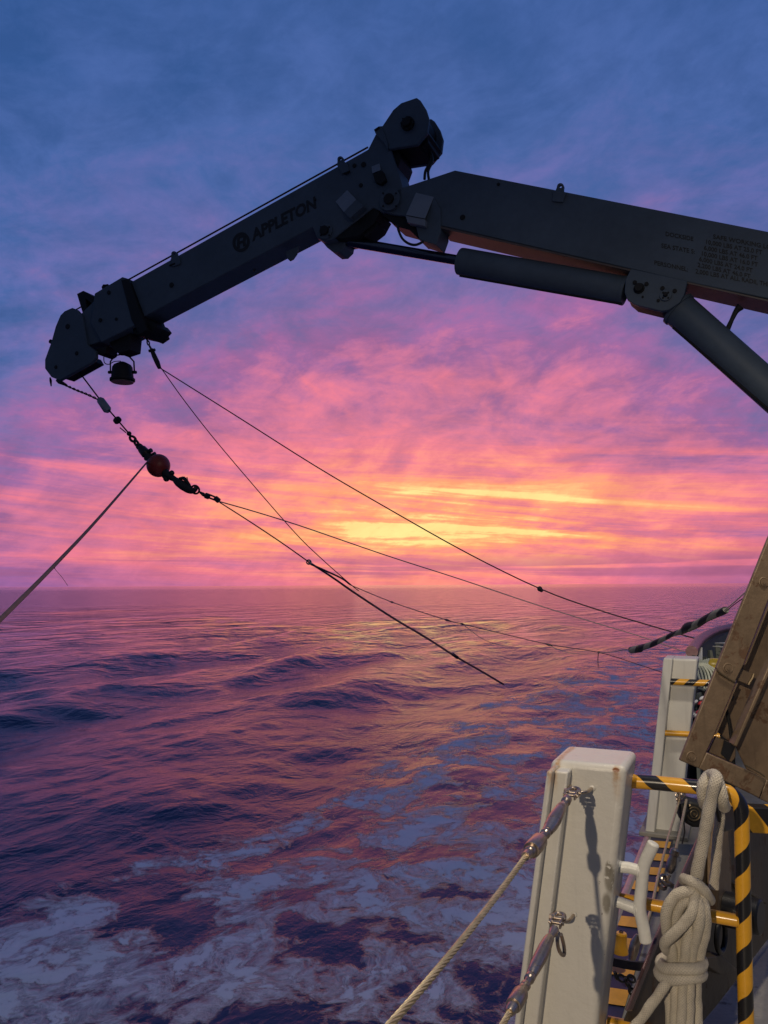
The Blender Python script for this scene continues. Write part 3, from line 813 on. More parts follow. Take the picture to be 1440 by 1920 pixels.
# hydraulic cylinders
ro0, ro1 = CP(634, 450, 0.18), CP(870, 490, 0.18)
MB().cyl(ro0, ro1, pxr(9.3, ro0), pxr(9.3, ro1), 28).build('piston_rod', M['chrome'], crane)
ba, bb = CP(862, 490, 0.18), CP(1172, 545, 0.18)
bl = MB().tube([ba, ba + (bb - ba) * .004, ba + (bb - ba) * .02, bb], [pxr(22, ba), pxr(24.5, ba), pxr(25, ba), pxr(26, bb)], 36)
bl.build('cylinder_barrel', M['crane'], crane, smooth=40)
q = ba + (bb - ba) * .985
MB().tube([q, q + (bb - ba) * .02], pxr(27.5, q), 36).build('barrel_collar', M['crane'], crane, bevel=0.004)
pa, pb = CP(862, 517, 0.05), CP(1166, 570, 0.05)
MB().tube([pa, pb], pxr(2.2, pa), 8).build('hydraulic_pipe', M['crane_dark'], crane)
br = [(1183, 504), (1289, 527), (1283, 552), (1275, 567), (1254, 581), (1240, 583), (1190, 571), (1176, 561), (1171, 548), (1173, 524)]
slab('cylinder_bracket', br, -0.03, 0.03, bevel=0.006)
slab('cylinder_bracket', br, CW - 0.03, CW + 0.03, bevel=0.006)
slab('bracket_web', [(1176, 556), (1190, 568), (1240, 580), (1270, 568), (1262, 560), (1190, 552)], 0.03, CW - 0.03, 'crane_dark', bevel=0.004)
boss(1198, 540, 10, 8, -0.05, 0.02, 'crane_dark')
boss(1248, 553, 11, 4, -0.05, 0.02)
for x, y, r in ((1190, 529, 4), (1212, 532, 4), (1242, 540, 4), (1265, 545, 4), (1205, 556, 2), (1234, 563, 3)):
    p = CP(x, y, -0.045); MB().cyl(p, p + FC * 0.02, pxr(r, p), seg=8).build('bolt', M['crane_dark'], crane)
la, lb = CP(1270, 578, 0.18), CP(1700, 960, 0.18)
MB().tube([la, la + (lb - la) * .012, la + (lb - la) * .013, lb], [pxr(34, la), pxr(34, la), pxr(31.5, la), pxr(33, lb)], 40).build('lift_cylinder', M['crane'], crane, smooth=40)
lc, ld = CP(1262, 614, 0.05), CP(1600, 905, 0.05)
MB().tube([lc, ld], pxr(2.5, lc), 8).build('hydraulic_pipe', M['crane_dark'], crane)
pts = [CP(x, y, 0.2) for x, y in ((1388, 575), (1380, 584), (1372, 600), (1364, 618))]
MB().tube(pts, [pxr(w, pts[0]) for w in (8, 5, 4, 5)], 10, smooth=4).build('hydraulic_hose', M['rubber'], crane)
# pedestal on the deck, off to the right
ped_r = 2.05
pb_ = ship(ped_r, DC + CW / 2, DZ); pt_ = ship(ped_r, DC + CW / 2, EZ + 2.9)
MB().tube([pb_, pb_ + Z * 0.12, pb_ + Z * 0.121, pt_], [0.62, 0.62, 0.42, 0.38], 40).build('pedestal', M['crane'], crane, smooth=40)

# ---- lettering
def lettering(text, p0, p1, hgt, off=-0.004, font_bold=0.0, name='lettering', skew=0.0, up=None, parent=None, label=None):
    """text laid on the crane's near face between photo pixels p0 and p1 along its baseline"""
    cu = bpy.data.curves.new('tmp', 'FONT'); cu.body = text; cu.size = 1.0; cu.offset = font_bold
    cu.resolution_u = 3
    ob = bpy.data.objects.new('tmp', cu); COL.objects.link(ob)
    dg = bpy.context.evaluated_depsgraph_get(); dg.update()
    me = bpy.data.meshes.new_from_object(ob.evaluated_get(dg))
    bpy.data.objects.remove(ob)
    xs = [v.co.x for v in me.vertices]; ys = [v.co.y for v in me.vertices]
    w = max(xs) - min(xs); x0 = min(xs); cap = 0.70
    dxp, dyp = (p1[0] - p0[0]) / w, (p1[1] - p0[1]) / w
    ux, uy = up if up else (-(p1[1] - p0[1]), (p1[0] - p0[0]))
    L = math.hypot(ux, uy); ux, uy = (-ux / L, -uy / L) if uy > 0 else (ux / L, uy / L)
    b = MB()
    for v in me.vertices:
        s, h = v.co.x - x0, v.co.y / cap * hgt
        b.v.append(CP(p0[0] + dxp * s + ux * h, p0[1] + dyp * s + uy * h, off))
    for pgn in me.polygons: b.face(list(pgn.vertices))
    o = b.build(name, M['print'], parent or crane, smooth=0, label=label)
    sol = o.modifiers.new('thick', 'SOLIDIFY'); sol.thickness = 0.0015; sol.offset = 0
    return o
lettering('APPLETON', (473, 452), (593, 389), 21, font_bold=0.035, up=(-0.10, -1.0), label='black painted word APPLETON on the lower boom')
# round emblem: a black disc ring with an A in it
c0 = CP(452, 454, -0.004)
b = MB(); n = 40
for k in range(n):
    a = 2 * math.pi * k / n
    for rr_ in (16.5, 11.0): b.v.append(CP(452 + rr_ * 0.98 * math.cos(a), 454 + rr_ * 1.12 * math.sin(a) - rr_ * .10 * math.cos(a), -0.004))
for k in range(n):
    k2 = (k + 1) % n; b.face((2 * k, 2 * k2, 2 * k2 + 1, 2 * k + 1))
em = b.build('emblem', M['print'], crane, smooth=0, label='black round emblem with a blocky A')
b = MB()
def epx(pts): b.prism([CP(x, y, -0.006) for x, y in pts], FC * 0.003)
epx([(444.5, 465), (444.5, 448), (448, 443.5), (457, 440.5), (460, 443), (460, 460), (455.5, 462), (455.5, 455), (449, 457.5), (449, 464)])
em2 = b.build('emblem_letter', M['print'], em, smooth=0)
b = MB(); epx2 = [CP(x, y, -0.009) for x, y in [(449.5, 452.5), (449.5, 448.5), (451, 446.7), (454.5, 445.6), (455.5, 446.6), (455.5, 450.6)]]
b.prism(epx2, FC * 0.002); b.build('emblem_counter', M['crane'], em, smooth=0)
tx = [('DOCKSIDE', (1248, 442), (1300, 452)), ('SEA STATE 5:', (1240, 464), (1303, 476)), ('PERSONNEL:', (1227, 496), (1290, 509)),
      ('SAFE WORKING LOADS', (1337, 447), (1470, 472)), ('10,000 LBS AT 25.0 FT', (1324, 457), (1429, 477)), ('6,000 LBS AT 46.0 FT', (1320, 468), (1420, 488)),
      ('10,000 LBS AT 16.0 FT', (1316, 479), (1421, 500)), ('6,000 LBS AT 24.0 FT', (1311, 489), (1411, 511)), ('2,200 LBS AT 46.0 FT', (1308, 500), (1407, 522)),
      ('2,000 LBS AT ALL RADII, THIS CRANE', (1304, 512), (1486, 545))]
for s_, a_, b_ in tx: lettering(s_, a_, b_, 8.0, font_bold=0.012, up=(0.02, -1.0))

# ================================================================== things hung from the crane
def wpts(pts, d0, d1, mode='depth'):
    """photo pixels along a line whose two ends lie at forward distances d0 and d1"""
    L = [0.0]
    for a, b in zip(pts, pts[1:]): L.append(L[-1] + math.hypot(b[0] - a[0], b[1] - a[1]))
    out = []
    for (x, y), l in zip(pts, L):
        s = l / L[-1]; inv = (1 - s) / d0 + s / d1; out.append(PY(x, y, 1 / inv))
    return out
def ydep(x, y, off=0.18): return CP(x, y, off).y

# floodlight
fc = CP(229.5, 700, 0.17)
def fp(x, y): return CP(x, y, 0.17)
fl_t = thing('floodlight', fp(229.5, 715), 'bell shaped floodlight in a wire yoke hanging under the crane tip', 'floodlight')
k = pxr(1, fc)
axp = [fp(229.5, y) for y in (679, 681, 685, 689, 700, 709, 710.5, 714, 715.5)]
MB().tube(axp, [k * r for r in (5, 9, 16, 18.5, 19.5, 20.5, 23, 23, 21)], 28).build('housing', M['crane_dark'], fl_t, smooth=40)
p = fp(229.5, 715.9); MB().cyl(p, p - Z * 0.01, k * 20, seg=28).build('lens', M['lampglass'], fl_t)
yk = [fp(x, y) for x, y in ((207, 698), (207, 678), (215, 667), (229, 664), (241, 667), (251, 678), (252, 698))]
yo = MB().tube(yk, k * 1.5, 8).build('yoke', M['crane_dark'], fl_t)
for x in (207, 252):
    a = fp(x - 3, 698); MB().cyl(a, fp(x + 3, 698), k * 3, seg=10).build('yoke_knob', M['crane_dark'], yo)
cb = [fp(x, y) for x, y in ((222, 660), (218, 651), (209, 646), (200, 654), (195, 668), (196, 680), (204, 683), (214, 678), (226, 677))]
MB().tube(cb, k * 0.9, 6, smooth=5).build('cable', M['rubber'], fl_t)
MB().cyl(fp(229, 655), fp(229, 665), k * 6, seg=12).build('bracket', M['crane_dark'], fl_t)

# pennant rope from the head to the wedge socket
pen = [CP(x, y, 0.18) for x, y in ((108, 714), (116, 718), (125, 723), (145, 732), (165, 740), (186, 750))]
pr_ = thing('pennant_rope', pen[0], 'twisted dark pennant rope slung from the tip of the sheave head to the hoist wire', 'rope')
b = MB()
pp, _ = spline(pen, 1, 14)
for s_ in range(2):
    q = []
    for i, p in enumerate(pp):
        t_ = (pp[min(i + 1, len(pp) - 1)] - pp[max(i - 1, 0)]).normalized(); u, w_ = perp(t_)
        a = i * 0.62 + s_ * math.pi; q.append(p + (u * math.cos(a) + w_ * math.sin(a)) * k * 1.3)
    b.tube(q, k * 1.2, 6)
b.build('strands', M['wire'], pr_)
MB().tube([CP(107, 713, .18), CP(112, 716, .18), CP(124, 722, .18)], [k * 3, k * 4.5, k * 2.5], 10).build('thimble', M['wire'], pr_)
MB().tube([CP(94, 708, .18), CP(95, 714, .18), CP(96, 724, .18)], [k * 1.5, k * 2.6, k * 1.2], 8).build('shackle_pin', M['wire'], pr_)

# hoist wire tackle: wire, wedge, stop, chain, ball, hook
tk = thing('ball_hook_tackle', CP(297, 873, .18), 'hoist wire tackle with a red headache ball, chain links and a hook below', 'crane hook')
def tp(x, y): return CP(x, y, 0.18)
MB().tube([tp(148, 697), tp(188, 750), tp(243, 814)], k * 1.5, 8).build('hoist_wire', M['wire'], tk)
MB().tube([tp(187, 747), tp(189, 751), tp(201, 768), tp(203, 771)], [k * 4, k * 7.5, k * 8, k * 5], 14).build('wire_clamp', M['plate'], tk, smooth=40)
d_ = (tp(243, 814) - tp(188, 750)).normalized()
c_ = tp(220, 788); MB().tube([c_ - d_ * k * 4, c_ - d_ * k * 2.5, c_ + d_ * k * 2.5, c_ + d_ * k * 4], [k * 4, k * 7.5, k * 7.5, k * 4], 16).build('stop_disc', M['wire'], tk, smooth=40)
MB().tube([tp(225, 802), tp(236, 811)], k * 1.1, 6).build('wire_tail', M['wire'], tk)
c_ = tp(242, 813); MB().ball(c_, k * 4.5).build('swivel', M['wire'], tk)
def chainlink(x, y, a, w, l, th, n=None):
    c = tp(x, y); ld = (tp(x + math.cos(a) * 10, y + math.sin(a) * 10) - c).normalized()
    nn = n or F
    MB().ring(c, nn, k * w, k * th, 18, 8, sq=l / w, long=ld).build('chain_link', M['wire'], tk)
ang = math.atan2(36, 31)
for i, (x, y) in enumerate(((249, 823), (256, 831), (262, 838))):
    ld = (tp(x + 8.6, y + 10) - tp(x, y)).normalized(); u, w_ = perp(ld)
    chainlink(x, y, ang, 4.2, 7.5, 2.4, (u + w_ * (0.4 if i % 2 else -0.9)).normalized())
MB().tube([tp(262, 838), tp(266, 842), tp(274, 851), tp(277, 854)], [k * 5, k * 8, k * 9, k * 5], 10).build('swivel', M['wire'], tk)
MB().tube([tp(270, 852), tp(284, 844)], k * 4.2, 10).build('pin', M['wire'], tk)
MB().tube([tp(272, 861), tp(291, 850)], k * 3.4, 10).build('pin', M['wire'], tk)
MB().tube([tp(277, 855), tp(283, 861), tp(290, 867)], [k * 8, k * 8, k * 8], 12).build('yoke', M['wire'], tk)
bc = tp(297, 873); MB().ball(bc, k * 21, 36, 22).build('headache_ball', M['ball'], tk, smooth=60)
MB().tube([tp(308, 884), tp(318, 893), tp(328, 899)], [k * 7, k * 6.5, k * 5], 12).build('swivel', M['wire'], tk)
for x, y, r in ((322, 887, 5), (312, 897, 6), (307, 893, 3.5)):
    MB().ball(tp(x, y), k * r, 14, 8).build('shackle_nut', M['wire'], tk)
MB().tube([tp(312, 899), tp(324, 884)], k * 3.5, 10).build('pin', M['wire'], tk)
hk = [tp(x, y) for x, y in ((328, 899), (335, 905), (344, 911), (353, 917), (361, 920), (367, 916), (366, 910))]
MB().tube(hk, [k * r for r in (5, 7.5, 8.5, 7.5, 5.5, 4, 2.6)], 12, smooth=4).build('hook', M['wire'], tk)
MB().tube([tp(336, 897), tp(345, 897), tp(352, 905), tp(357, 912)], [k * 2, k * 3.5, k * 3, k * 2], 8, smooth=3).build('hook_latch', M['wire'], tk)
MB().tube([tp(347, 898), tp(351, 895), tp(352, 901)], k * .8, 6).build('latch_pin', M['wire'], tk)
MB().tube([tp(340, 910), tp(339, 915)], k * 1, 6).build('latch_pin', M['wire'], tk)
c_ = tp(366, 918); MB().ring(c_, F, k * 6.8, k * 1.8, 22, 8, sq=1.35, long=(tp(378, 924) - c_).normalized()).build('ring', M['wire'], tk)
MB().tube([tp(375, 923), tp(381, 927), tp(386, 930)], [k * 2, k * 3.5, k * 2.5], 8).build('swivel', M['wire'], tk)
MB().tube([tp(386, 929), tp(391, 931)], k * 5.2, 10).build('swivel', M['wire'], tk)
MB().tube([tp(391, 933), tp(404, 938)], k * 1.6, 8).tube([tp(394, 928), tp(408, 934)], k * 1.6, 8).tube([tp(404, 934), tp(410, 939)], k * 4.6, 10).build('shackle', M['wire'], tk)

# bridle shackle under the boom
bt = thing('boom_shackle_chain', CP(285, 665, .18), 'small chain and shackle joining two lines under the crane boom collar', 'shackle')
for (x, y) in ((274, 634), (278, 643), (282, 652)):
    c = tp(x, y); ld = (tp(x + 4, y + 9) - c).normalized(); u, w_ = perp(ld)
    MB().ring(c, (u * (1 if x == 278 else .3) + w_ * (.2 if x == 278 else 1)).normalized(), k * 2.6, k * 1.4, 14, 6, sq=1.9, long=ld).build('chain_link', M['wire'], bt)
MB().tube([tp(280, 658), tp(290, 656)], k * 3, 8).build('pin', M['wire'], bt)
MB().tube([tp(284, 655), tp(289, 667), tp(295, 680), tp(299, 690)], [k * 3.5, k * 4.5, k * 4.8, k * 3.5], 10).build('shackle', M['wire'], bt)

# ================================================================== lines over the water
def line(name, label, pts, d0, d1, rpx, m='wire', cat='rope', smooth=4, group=None, depths=None, seg=6):
    P3 = [PY(x, y, dd) for (x, y), dd in zip(pts, depths)] if depths else wpts(pts, d0, d1)
    if isinstance(rpx, (int, float)): rpx = (rpx, rpx)
    rads = [max(0.0015, pxr(rpx[0] + (rpx[1] - rpx[0]) * i / (len(P3) - 1), p)) for i, p in enumerate(P3)]
    b = MB(); b.tube(P3, rads, seg, smooth=smooth)
    o = b.build(name, M[m]); tag(o, label, cat, group); return o
dT = ydep(300, 690)
dB = ydep(412, 940)
line('rigging_line', 'long dark line from the boom shackle down to the bulwark, with a knot halfway',
     [(300, 690), (440, 778), (590, 873), (730, 955), (876, 1037), (1013, 1104), (1120, 1143), (1240, 1179), (1313, 1200)], dT, 5.6, (1.1, 1.3))
kn = PY(1012, 1104, 1 / (0.33 / dT + 0.67 / 5.6))
b = MB(); b.ball(kn, pxr(5, kn), 12, 8).ball(kn + V((pxr(3, kn), 0, -pxr(3, kn))), pxr(3.5, kn), 10, 6)
tag(b.build('line_knot', M['wire']), 'dark knot tied in the upper line against the horizon', 'knot')
line('rigging_line', 'thin line from the boom shackle steeply down, crossing the others to the splice',
     [(302, 690), (350, 757), (420, 845), (545, 990), (600, 1045), (659, 1097), (673, 1108)], dT, 13.2, (0.9, .8))
line('rigging_line', 'grey line from the hook swivel sagging right to the bulwark rail',
     [(410, 940), (470, 957), (560, 985), (720, 1040), (860, 1085), (1000, 1132), (1117, 1168), (1200, 1193), (1292, 1225)], dB, 5.0, (1.2, 0.8), 'rope_pale')
line('rigging_line', 'line from the hook swivel to the small shackle over the horizon',
     [(412, 942), (470, 979), (530, 1019), (578, 1053)], dB, 11.8, (1.1, 1.2))
s0 = PY(579, 1054, 11.8)
line('tow_line', 'heavy dark tow line running from the small shackle down into the sea',
     [(579, 1054), (621, 1081), (673, 1117), (744, 1163), (800, 1196), (853, 1230), (900, 1257), (944, 1283)], 11.8, 33.5, (2.0, 1.9), group=None)
b = MB(); kk = pxr(1, s0)
b.ring(s0, V((0.2, -1, 0.1)).normalized(), kk * 4, kk * 1.5, 16, 6)
b.tube([s0, s0 + V((kk * 6, 0, -kk * 4))], kk * 2.4, 8)
tag(b.build('line_shackle', M['steel']), 'small steel shackle where the tow line forks above the horizon', 'shackle')
line('tow_line', 'second thick line forking off beside the tow line just under the horizon',
     [(583, 1058), (610, 1070), (640, 1084), (655, 1095)], 11.9, 13.0, (1.9, 1.5))
line('rigging_line', 'thin knotted line from the fork along the water to the rail post',
     [(655, 1096), (735, 1129), (839, 1163), (867, 1170), (950, 1190), (1027, 1208), (1122, 1223), (1200, 1247), (1245, 1262)], 13.0, 4.6, (0.8, 0.7))
for (x, y, s_, w_) in ((735, 1129, .13, 1), (839, 1163, .3, 2.4), (867, 1170, .34, 1), (1029, 1209, .62, 2.2), (1123, 1223, .78, 1)):
    p = PY(x, y, 1 / ((1 - s_) / 13.0 + s_ / 4.6)); q = pxr(1, p)
    b = MB(); b.tube([p - V((q * 3 * w_, 0, -q * 1.0 * w_)), p, p + V((q * 3 * w_, 0, -q * 1.0 * w_))], [q * .8, q * 2.2, q * .8], 8)
    nm = {735: 'nearest the fork', 839: 'the long second one', 867: 'third from the fork', 1029: 'fourth from the fork', 1123: 'last one'}[x]
    tag(b.build('line_knot', M['wire']), 'small knot in the thin line over the water, ' + nm, 'knot', 'knots in the thin line')
line('slack_line', 'pale slack line hanging off the third knot over the water', [(867, 1170), (885, 1184), (905, 1198), (930, 1208), (958, 1213)], 8.2, 7.0, (0.6, 0.4), 'rope_pale')
line('slack_line', 'pale slack line sagging from the fourth knot towards the dangling tail', [(1027, 1208), (1050, 1219), (1080, 1226), (1122, 1226)], 5.9, 5.3, (0.5, 0.5), 'rope_pale')
line('line_tail', 'short tail hanging straight down from the last knot', [(1122, 1223), (1121, 1238), (1122, 1252)], 5.25, 5.25, (0.8, 0.6))
line('rigging_line', 'thin line parallel below the heavy tow line', [(700, 1136), (728, 1152), (790, 1192), (853, 1229)], 13.8, 22.0, (0.7, 0.7))
pw = PY(853, 1229, 22.3); q = pxr(1, pw)
tag(MB().tube([pw - V((q * 5, 0, -q * 3)), pw + V((q * 6, 0, -q * 5))], q * 3.0, 8).build('line_knot', M['wire']), 'whipping on the heavy tow line shortly before the sea', 'knot')
line('rigging_line', 'thin line from the dangling tail to the left end of the taped sleeve', [(1122, 1224), (1150, 1222), (1190, 1214)], 5.25, 4.6, (0.7, 0.8), 'rope_pale')
# taped sleeve
sl_p = [(1184, 1219), (1200, 1216), (1201, 1215), (1222, 1208), (1246, 1197), (1262, 1189), (1278, 1184), (1290, 1176), (1305, 1171), (1322, 1161), (1340, 1152), (1358, 1145), (1361, 1143)]
sl_r = [6.5, 7, 5.5, 5.5, 4.5, 4.2, 5.5, 9, 7.5, 6.5, 7.5, 7, 6]
P3 = wpts(sl_p, 4.6, 3.6)
b = MB(); b.tube(P3, [pxr(r, p) for r, p in zip(sl_r, P3)], 14, smooth=5)
tag(b.build('taped_sleeve', M['tape']), 'grey sleeve wound with black tape on the line beside the brown frame', 'line sleeve')
line('rigging_line', 'pale line from the taped sleeve up behind the brown frame', [(1358, 1145), (1378, 1128), (1396, 1112), (1440, 1074)], 3.6, 3.3, (1.0, 1.2), 'rope_pale')
line('rigging_line', 'dark line beside the pale one, from the sleeve to the brown frame', [(1360, 1147), (1380, 1131), (1400, 1117), (1442, 1086)], 3.6, 3.3, (0.8, 0.8))
# tag line down to the left
dR = ydep(277, 866)
line('tag_line', 'brown tag line from the headache ball down out of the picture at left', [(278, 864), (190, 966), (100, 1062), (0, 1162), (-140, 1300)], dR, 2.2, (1.6, 6), 'rope_pale' if False else 'wire', depths=[dR, 7.0, 5.0, 3.7, 2.8])
lt = bpy.context.scene.objects['tag_line']; lt.data.materials[0] = mat('tag_line_brown', (0.16, 0.10, 0.09), 0.75, var=0.3, vscale=40)
line('line_tail', 'whisker of thin cord hanging off the tag line at the horizon', [(97, 1063), (103, 1066), (101, 1060), (104, 1068), (116, 1082), (127, 1098)], 5.0, 5.0, (0.5, 0.4), 'wire')

# ================================================================== the ship: hull, deck, bulwark
ZC = EZ - 0.413                                # height of the bulwark cap
cap_px = [(1297, 1222), (1303, 1212), (1313, 1200), (1330, 1189), (1350, 1181), (1375, 1176), (1410, 1171)]
capP = [PZ(x, y, ZC) for x, y in cap_px]
def rf(p): return ((p - EYE).dot(RR), (p - EYE).dot(F))
edge_r = -0.545
out = [ship(edge_r, -6, 0), ship(edge_r, 4.75, 0)]
ext = [V((p.x, p.y, 0)) for p in capP]
last = ext[-1]
tail = [last + V((1.2, 1.2, 0)), last + V((3.0, 2.0, 0)), last + V((6.0, 2.4, 0))]
outline = out + ext + tail + [ship(7.5, 8, 0), ship(7.5, -6, 0)]
def lift(pts, z): return [V((p.x, p.y, z)) for p in pts]
b = MB(); b.prism(lift(outline, DZ - 0.03), Z * 0.03)
deck = struct(b.build('deck', M['deck'], bevel=0))
deck['label'] = 'worn grey steel deck'
b = MB(); b.prism(lift(outline, -0.6), Z * (DZ - 0.034 + 0.6))
hull = struct(b.build('hull', M['hull'])); hull['label'] = 'dark ship hull under the deck edge'
# rounded sheer edge
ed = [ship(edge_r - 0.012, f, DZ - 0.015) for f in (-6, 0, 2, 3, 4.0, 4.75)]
o = MB().tube(ed, 0.018, 12).build('deck_edge', M['edge']); struct(o); o['label'] = 'rounded deck edge with the pink sky glow in its colour'
# painted warning band
b = MB(); w0, w1 = edge_r + 0.012, edge_r + 0.125
b.v = [ship(w0, 1.2, DZ + .004), ship(w1, 1.2, DZ + .004), ship(w1, 4.50, DZ + .004), ship(w0, 4.50, DZ + .004)]; b.face((0, 1, 2, 3))
band = b.build('dark_band', M['stripe_b'], deck)
k0 = 0
f_ = 1.25
rng2 = random.Random(3)
while f_ < 4.4:
    j = [rng2.uniform(-.006, .006) for _ in range(4)]
    b = MB(); sk = 0.045
    b.v = [ship(w0 + .002, f_ + j[0], DZ + .008), ship(w1 - .004 + j[1], f_ + sk * .4, DZ + .008), ship(w1 - .004 + j[1], f_ + 0.105 + sk * .4 + j[2], DZ + .008), ship(w0 + .002, f_ + 0.105 + j[3], DZ + .008)]
    b.face((0, 1, 2, 3)); b.build('yellow_stripe', M['stripe_y'], deck); f_ += 0.205

# bulwark wall with its round cap
bul = thing('bulwark', V((capP[2].x, capP[2].y, DZ)), 'curved green grey bulwark with a rounded reddish cap beyond the far post', 'bulwark')
cp2, _ = spline(capP, 1, 6)
cp2 = cp2 + [capP[-1] + V((0.8, .9, 0)), capP[-1] + V((2.2, 1.6, 0)), capP[-1] + V((5, 2.2, 0))]
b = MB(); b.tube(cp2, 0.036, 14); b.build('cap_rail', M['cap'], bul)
rings = []
for i, p in enumerate(cp2):
    t_ = (cp2[min(i + 1, len(cp2) - 1)] - cp2[max(i - 1, 0)]); t_.z = 0; t_.normalize()
    nn = V((t_.y, -t_.x, 0))
    rings.append([V((p.x, p.y, DZ)), V((p.x, p.y, ZC - .02)), V((p.x, p.y, ZC - .02)) + nn * .02, V((p.x, p.y, DZ)) + nn * .02])
b = MB(); b.loft(rings); b.build('wall', M['bulwark'], bul)
for i in range(10, len(cp2) - 3, 5):
    p = cp2[i]; t_ = (cp2[i + 1] - cp2[i - 1]); t_.z = 0; t_.normalize(); nn = V((t_.y, -t_.x, 0))
    q = V((p.x, p.y, DZ)) + nn * .02
    b = MB(); b.prism([q, q + nn * .16, q + nn * .03 + Z * (ZC - DZ - .1), q + Z * (ZC - DZ - .1)], t_ * .012)
    b.build('stiffener', M['bulwark'], bul)
for (x0, y0, x1, y1) in ((1341, 1206, 1360, 1206.5), (1337, 1212, 1362, 1214)):
    b = MB(); b.tube([PY(x0, y0, 6.2), PY(x1, y1, 6.0)], [0.004, 0.009], 8)
    tag(b.build('white_marker', M['cloth']), 'short white rod against the dark bulwark, ' + ('upper one' if y0 < 1208 else 'lower one'), 'rod')

# ================================================================== posts
def post(name, mt, label, top, bot, fpl, depth, foot=False):
    """top/bot: pixel x of the profile corners at two heights on the near face"""
    t = thing(name, bot[0][0].copy() if isinstance(bot[0], (list, tuple)) else bot[0].copy(), label, 'post')
    return t

def profile_prism(b, topP, botP, depthv):
    b.v = []; b.f = []; b.uv = []
    n = len(topP)
    b.prism(botP, V((0, 0, 0)))
    for i in range(n): b.v[n + i] = topP[i]
    return b

# near post -------------------------------------------------------
F0 = 1.90
def lerp(a, b_, t): return a + (b_ - a) * t
# corner lines on the front plane: top (y~1440) and bottom (y=1920)
def row(px, py, f=F0): return SP(px, py, f)
LT, LB = row(1052, 1440), row(1010, 1920)      # left edge of the main face (behind the raised parts)
RT, RB = row(1174, 1449), row(1121, 1920)
def down(T, B, z):                             # extend a line to height z
    d = B - T; return T + d * ((z - T.z) / d.z)
npost = thing('railing_post', down(LT, LB, DZ), 'near white painted steel post with rust spots on its top edge and a horn cleat', 'post')
def quad_at(z, LT=LT, LB=LB, RT=RT, RB=RB, back=0.19, grow=0.0):
    a, c = down(LT, LB, z), down(RT, RB, z)
    return [a, c, c + F * back, a + F * back]
ztop = row(1110, 1443).z
LL_T, LL_B = row(1031, 1434), row(975, 1920)   # outer left edge of the front
b = MB()
b.loft([quad_at(DZ, LL_T, LL_B), quad_at(ztop + 0.014, LL_T, LL_B)])
main = b.build('post_body', M['post'], npost, bevel=0.016, bseg=4)
# raised strips on the seaward side of the face
def strip(xt0, xt1, yt, xb0, xb1, yb, proud, ytrim, name='welded_strip'):
    a0, a1 = row(xt0, yt, F0 - proud), row(xb0, yb, F0 - proud)
    c0, c1 = row(xt1, yt, F0 - proud), row(xb1, yb, F0 - proud)
    zt = row(xt0, ytrim).z
    def q(z):
        p, r = down(a0, a1, z), down(c0, c1, z); return [p, r, r + F * (proud + .002), p + F * (proud + .002)]
    bb = MB(); bb.loft([q(DZ), q(zt)]); return bb.build(name, M['post'], npost, bevel=0.004)
strip(1035, 1066, 1440, 972, 1008, 1920, 0.045, 1437)
strip(1026, 1036, 1438, 964, 975, 1920, 0.080, 1431)
# weld bead along the strip
bd = [down(row(1072, 1440), row(1012, 1920), z) for z in np.linspace(DZ, ztop - .02, 24)]
bd = [p + V((random.uniform(-1, 1), random.uniform(-1, 1), 0)) * .0012 for p in bd]
MB().tube(bd, 0.005, 8).build('weld_bead', M['post'], npost)
# far flange on the inboard side is the post's own side. horn cleat on that side
def P2(x, y, f=1.98): return SP(x, y, f)
cl = [P2(1226, 1580), P2(1219, 1596), P2(1209, 1618), P2(1205, 1640), P2(1203, 1665), P2(1200, 1692), P2(1201, 1712), P2(1207, 1742), P2(1211, 1768)]
kz = pxr(1, P2(1205, 1660))
cleat = MB().tube(cl, kz * 11.3, 20, smooth=3).build('horn_cleat', M['pipe_white'], npost, bevel=0.004)
MB().tube([P2(1150, 1624), P2(1180, 1627), P2(1205, 1634)], kz * 10.5, 18).build('cleat_arm', M['pipe_white'], cleat)
MB().tube([P2(1140, 1686), P2(1165, 1693), P2(1198, 1706)], kz * 10.5, 18).build('cleat_arm', M['pipe_white'], cleat)
for x, y, a in ((1202, 1634, 0), (1196, 1705, 0)):
    c = P2(x, y); MB().ring(c + RR * (-.006), RR, kz * 10.6, kz * 2.2, 22, 8).build('weld_ring', M['pipe_white'], cleat)

# far post --------------------------------------------------------
FF = 4.60
fpost = thing('railing_post', SP(1250, 1545, FF), 'far white post with a wide seaward flange, beside the brown frame', 'post')
def frow(x, y, f=FF): return SP(x, y, f)
def fprof(zz, pts, back):
    a0, a1, c0, c1 = pts
    p, r = down(a0, a1, zz), down(c0, c1, zz); return [p, r, r + F * back, p + F * back]
ztf = frow(1280, 1235).z
b = MB(); b.loft([fprof(DZ, (frow(1255, 1235), frow(1212, 1545), frow(1308, 1238), frow(1275, 1545)), .19), fprof(ztf, (frow(1255, 1235), frow(1212, 1545), frow(1308, 1238), frow(1275, 1545)), .19)])
b.build('post_body', M['white_far'], fpost, bevel=0.012, bseg=3)
ft = (frow(1244, 1234, FF - .06), frow(1211, 1545, FF - .06), frow(1261, 1236, FF - .06), frow(1229, 1545, FF - .06))
b = MB(); b.loft([fprof(DZ, ft, .20), fprof(ztf + .004, ft, .20)]); b.build('flange', M['white_far'], fpost, bevel=0.005)
bp0 = [down(frow(1244, 1234, FF - .09), frow(1208, 1545, FF - .09), DZ), down(frow(1312, 1238, FF - .09), frow(1282, 1545, FF - .09), DZ)]
b = MB(); b.prism([bp0[0] - RR * .02, bp0[1] + RR * .03, bp0[1] + RR * .03 + F * .35, bp0[0] - RR * .02 + F * .35], Z * .022)
b.build('base_plate', M['deck'], fpost, bevel=0.004)
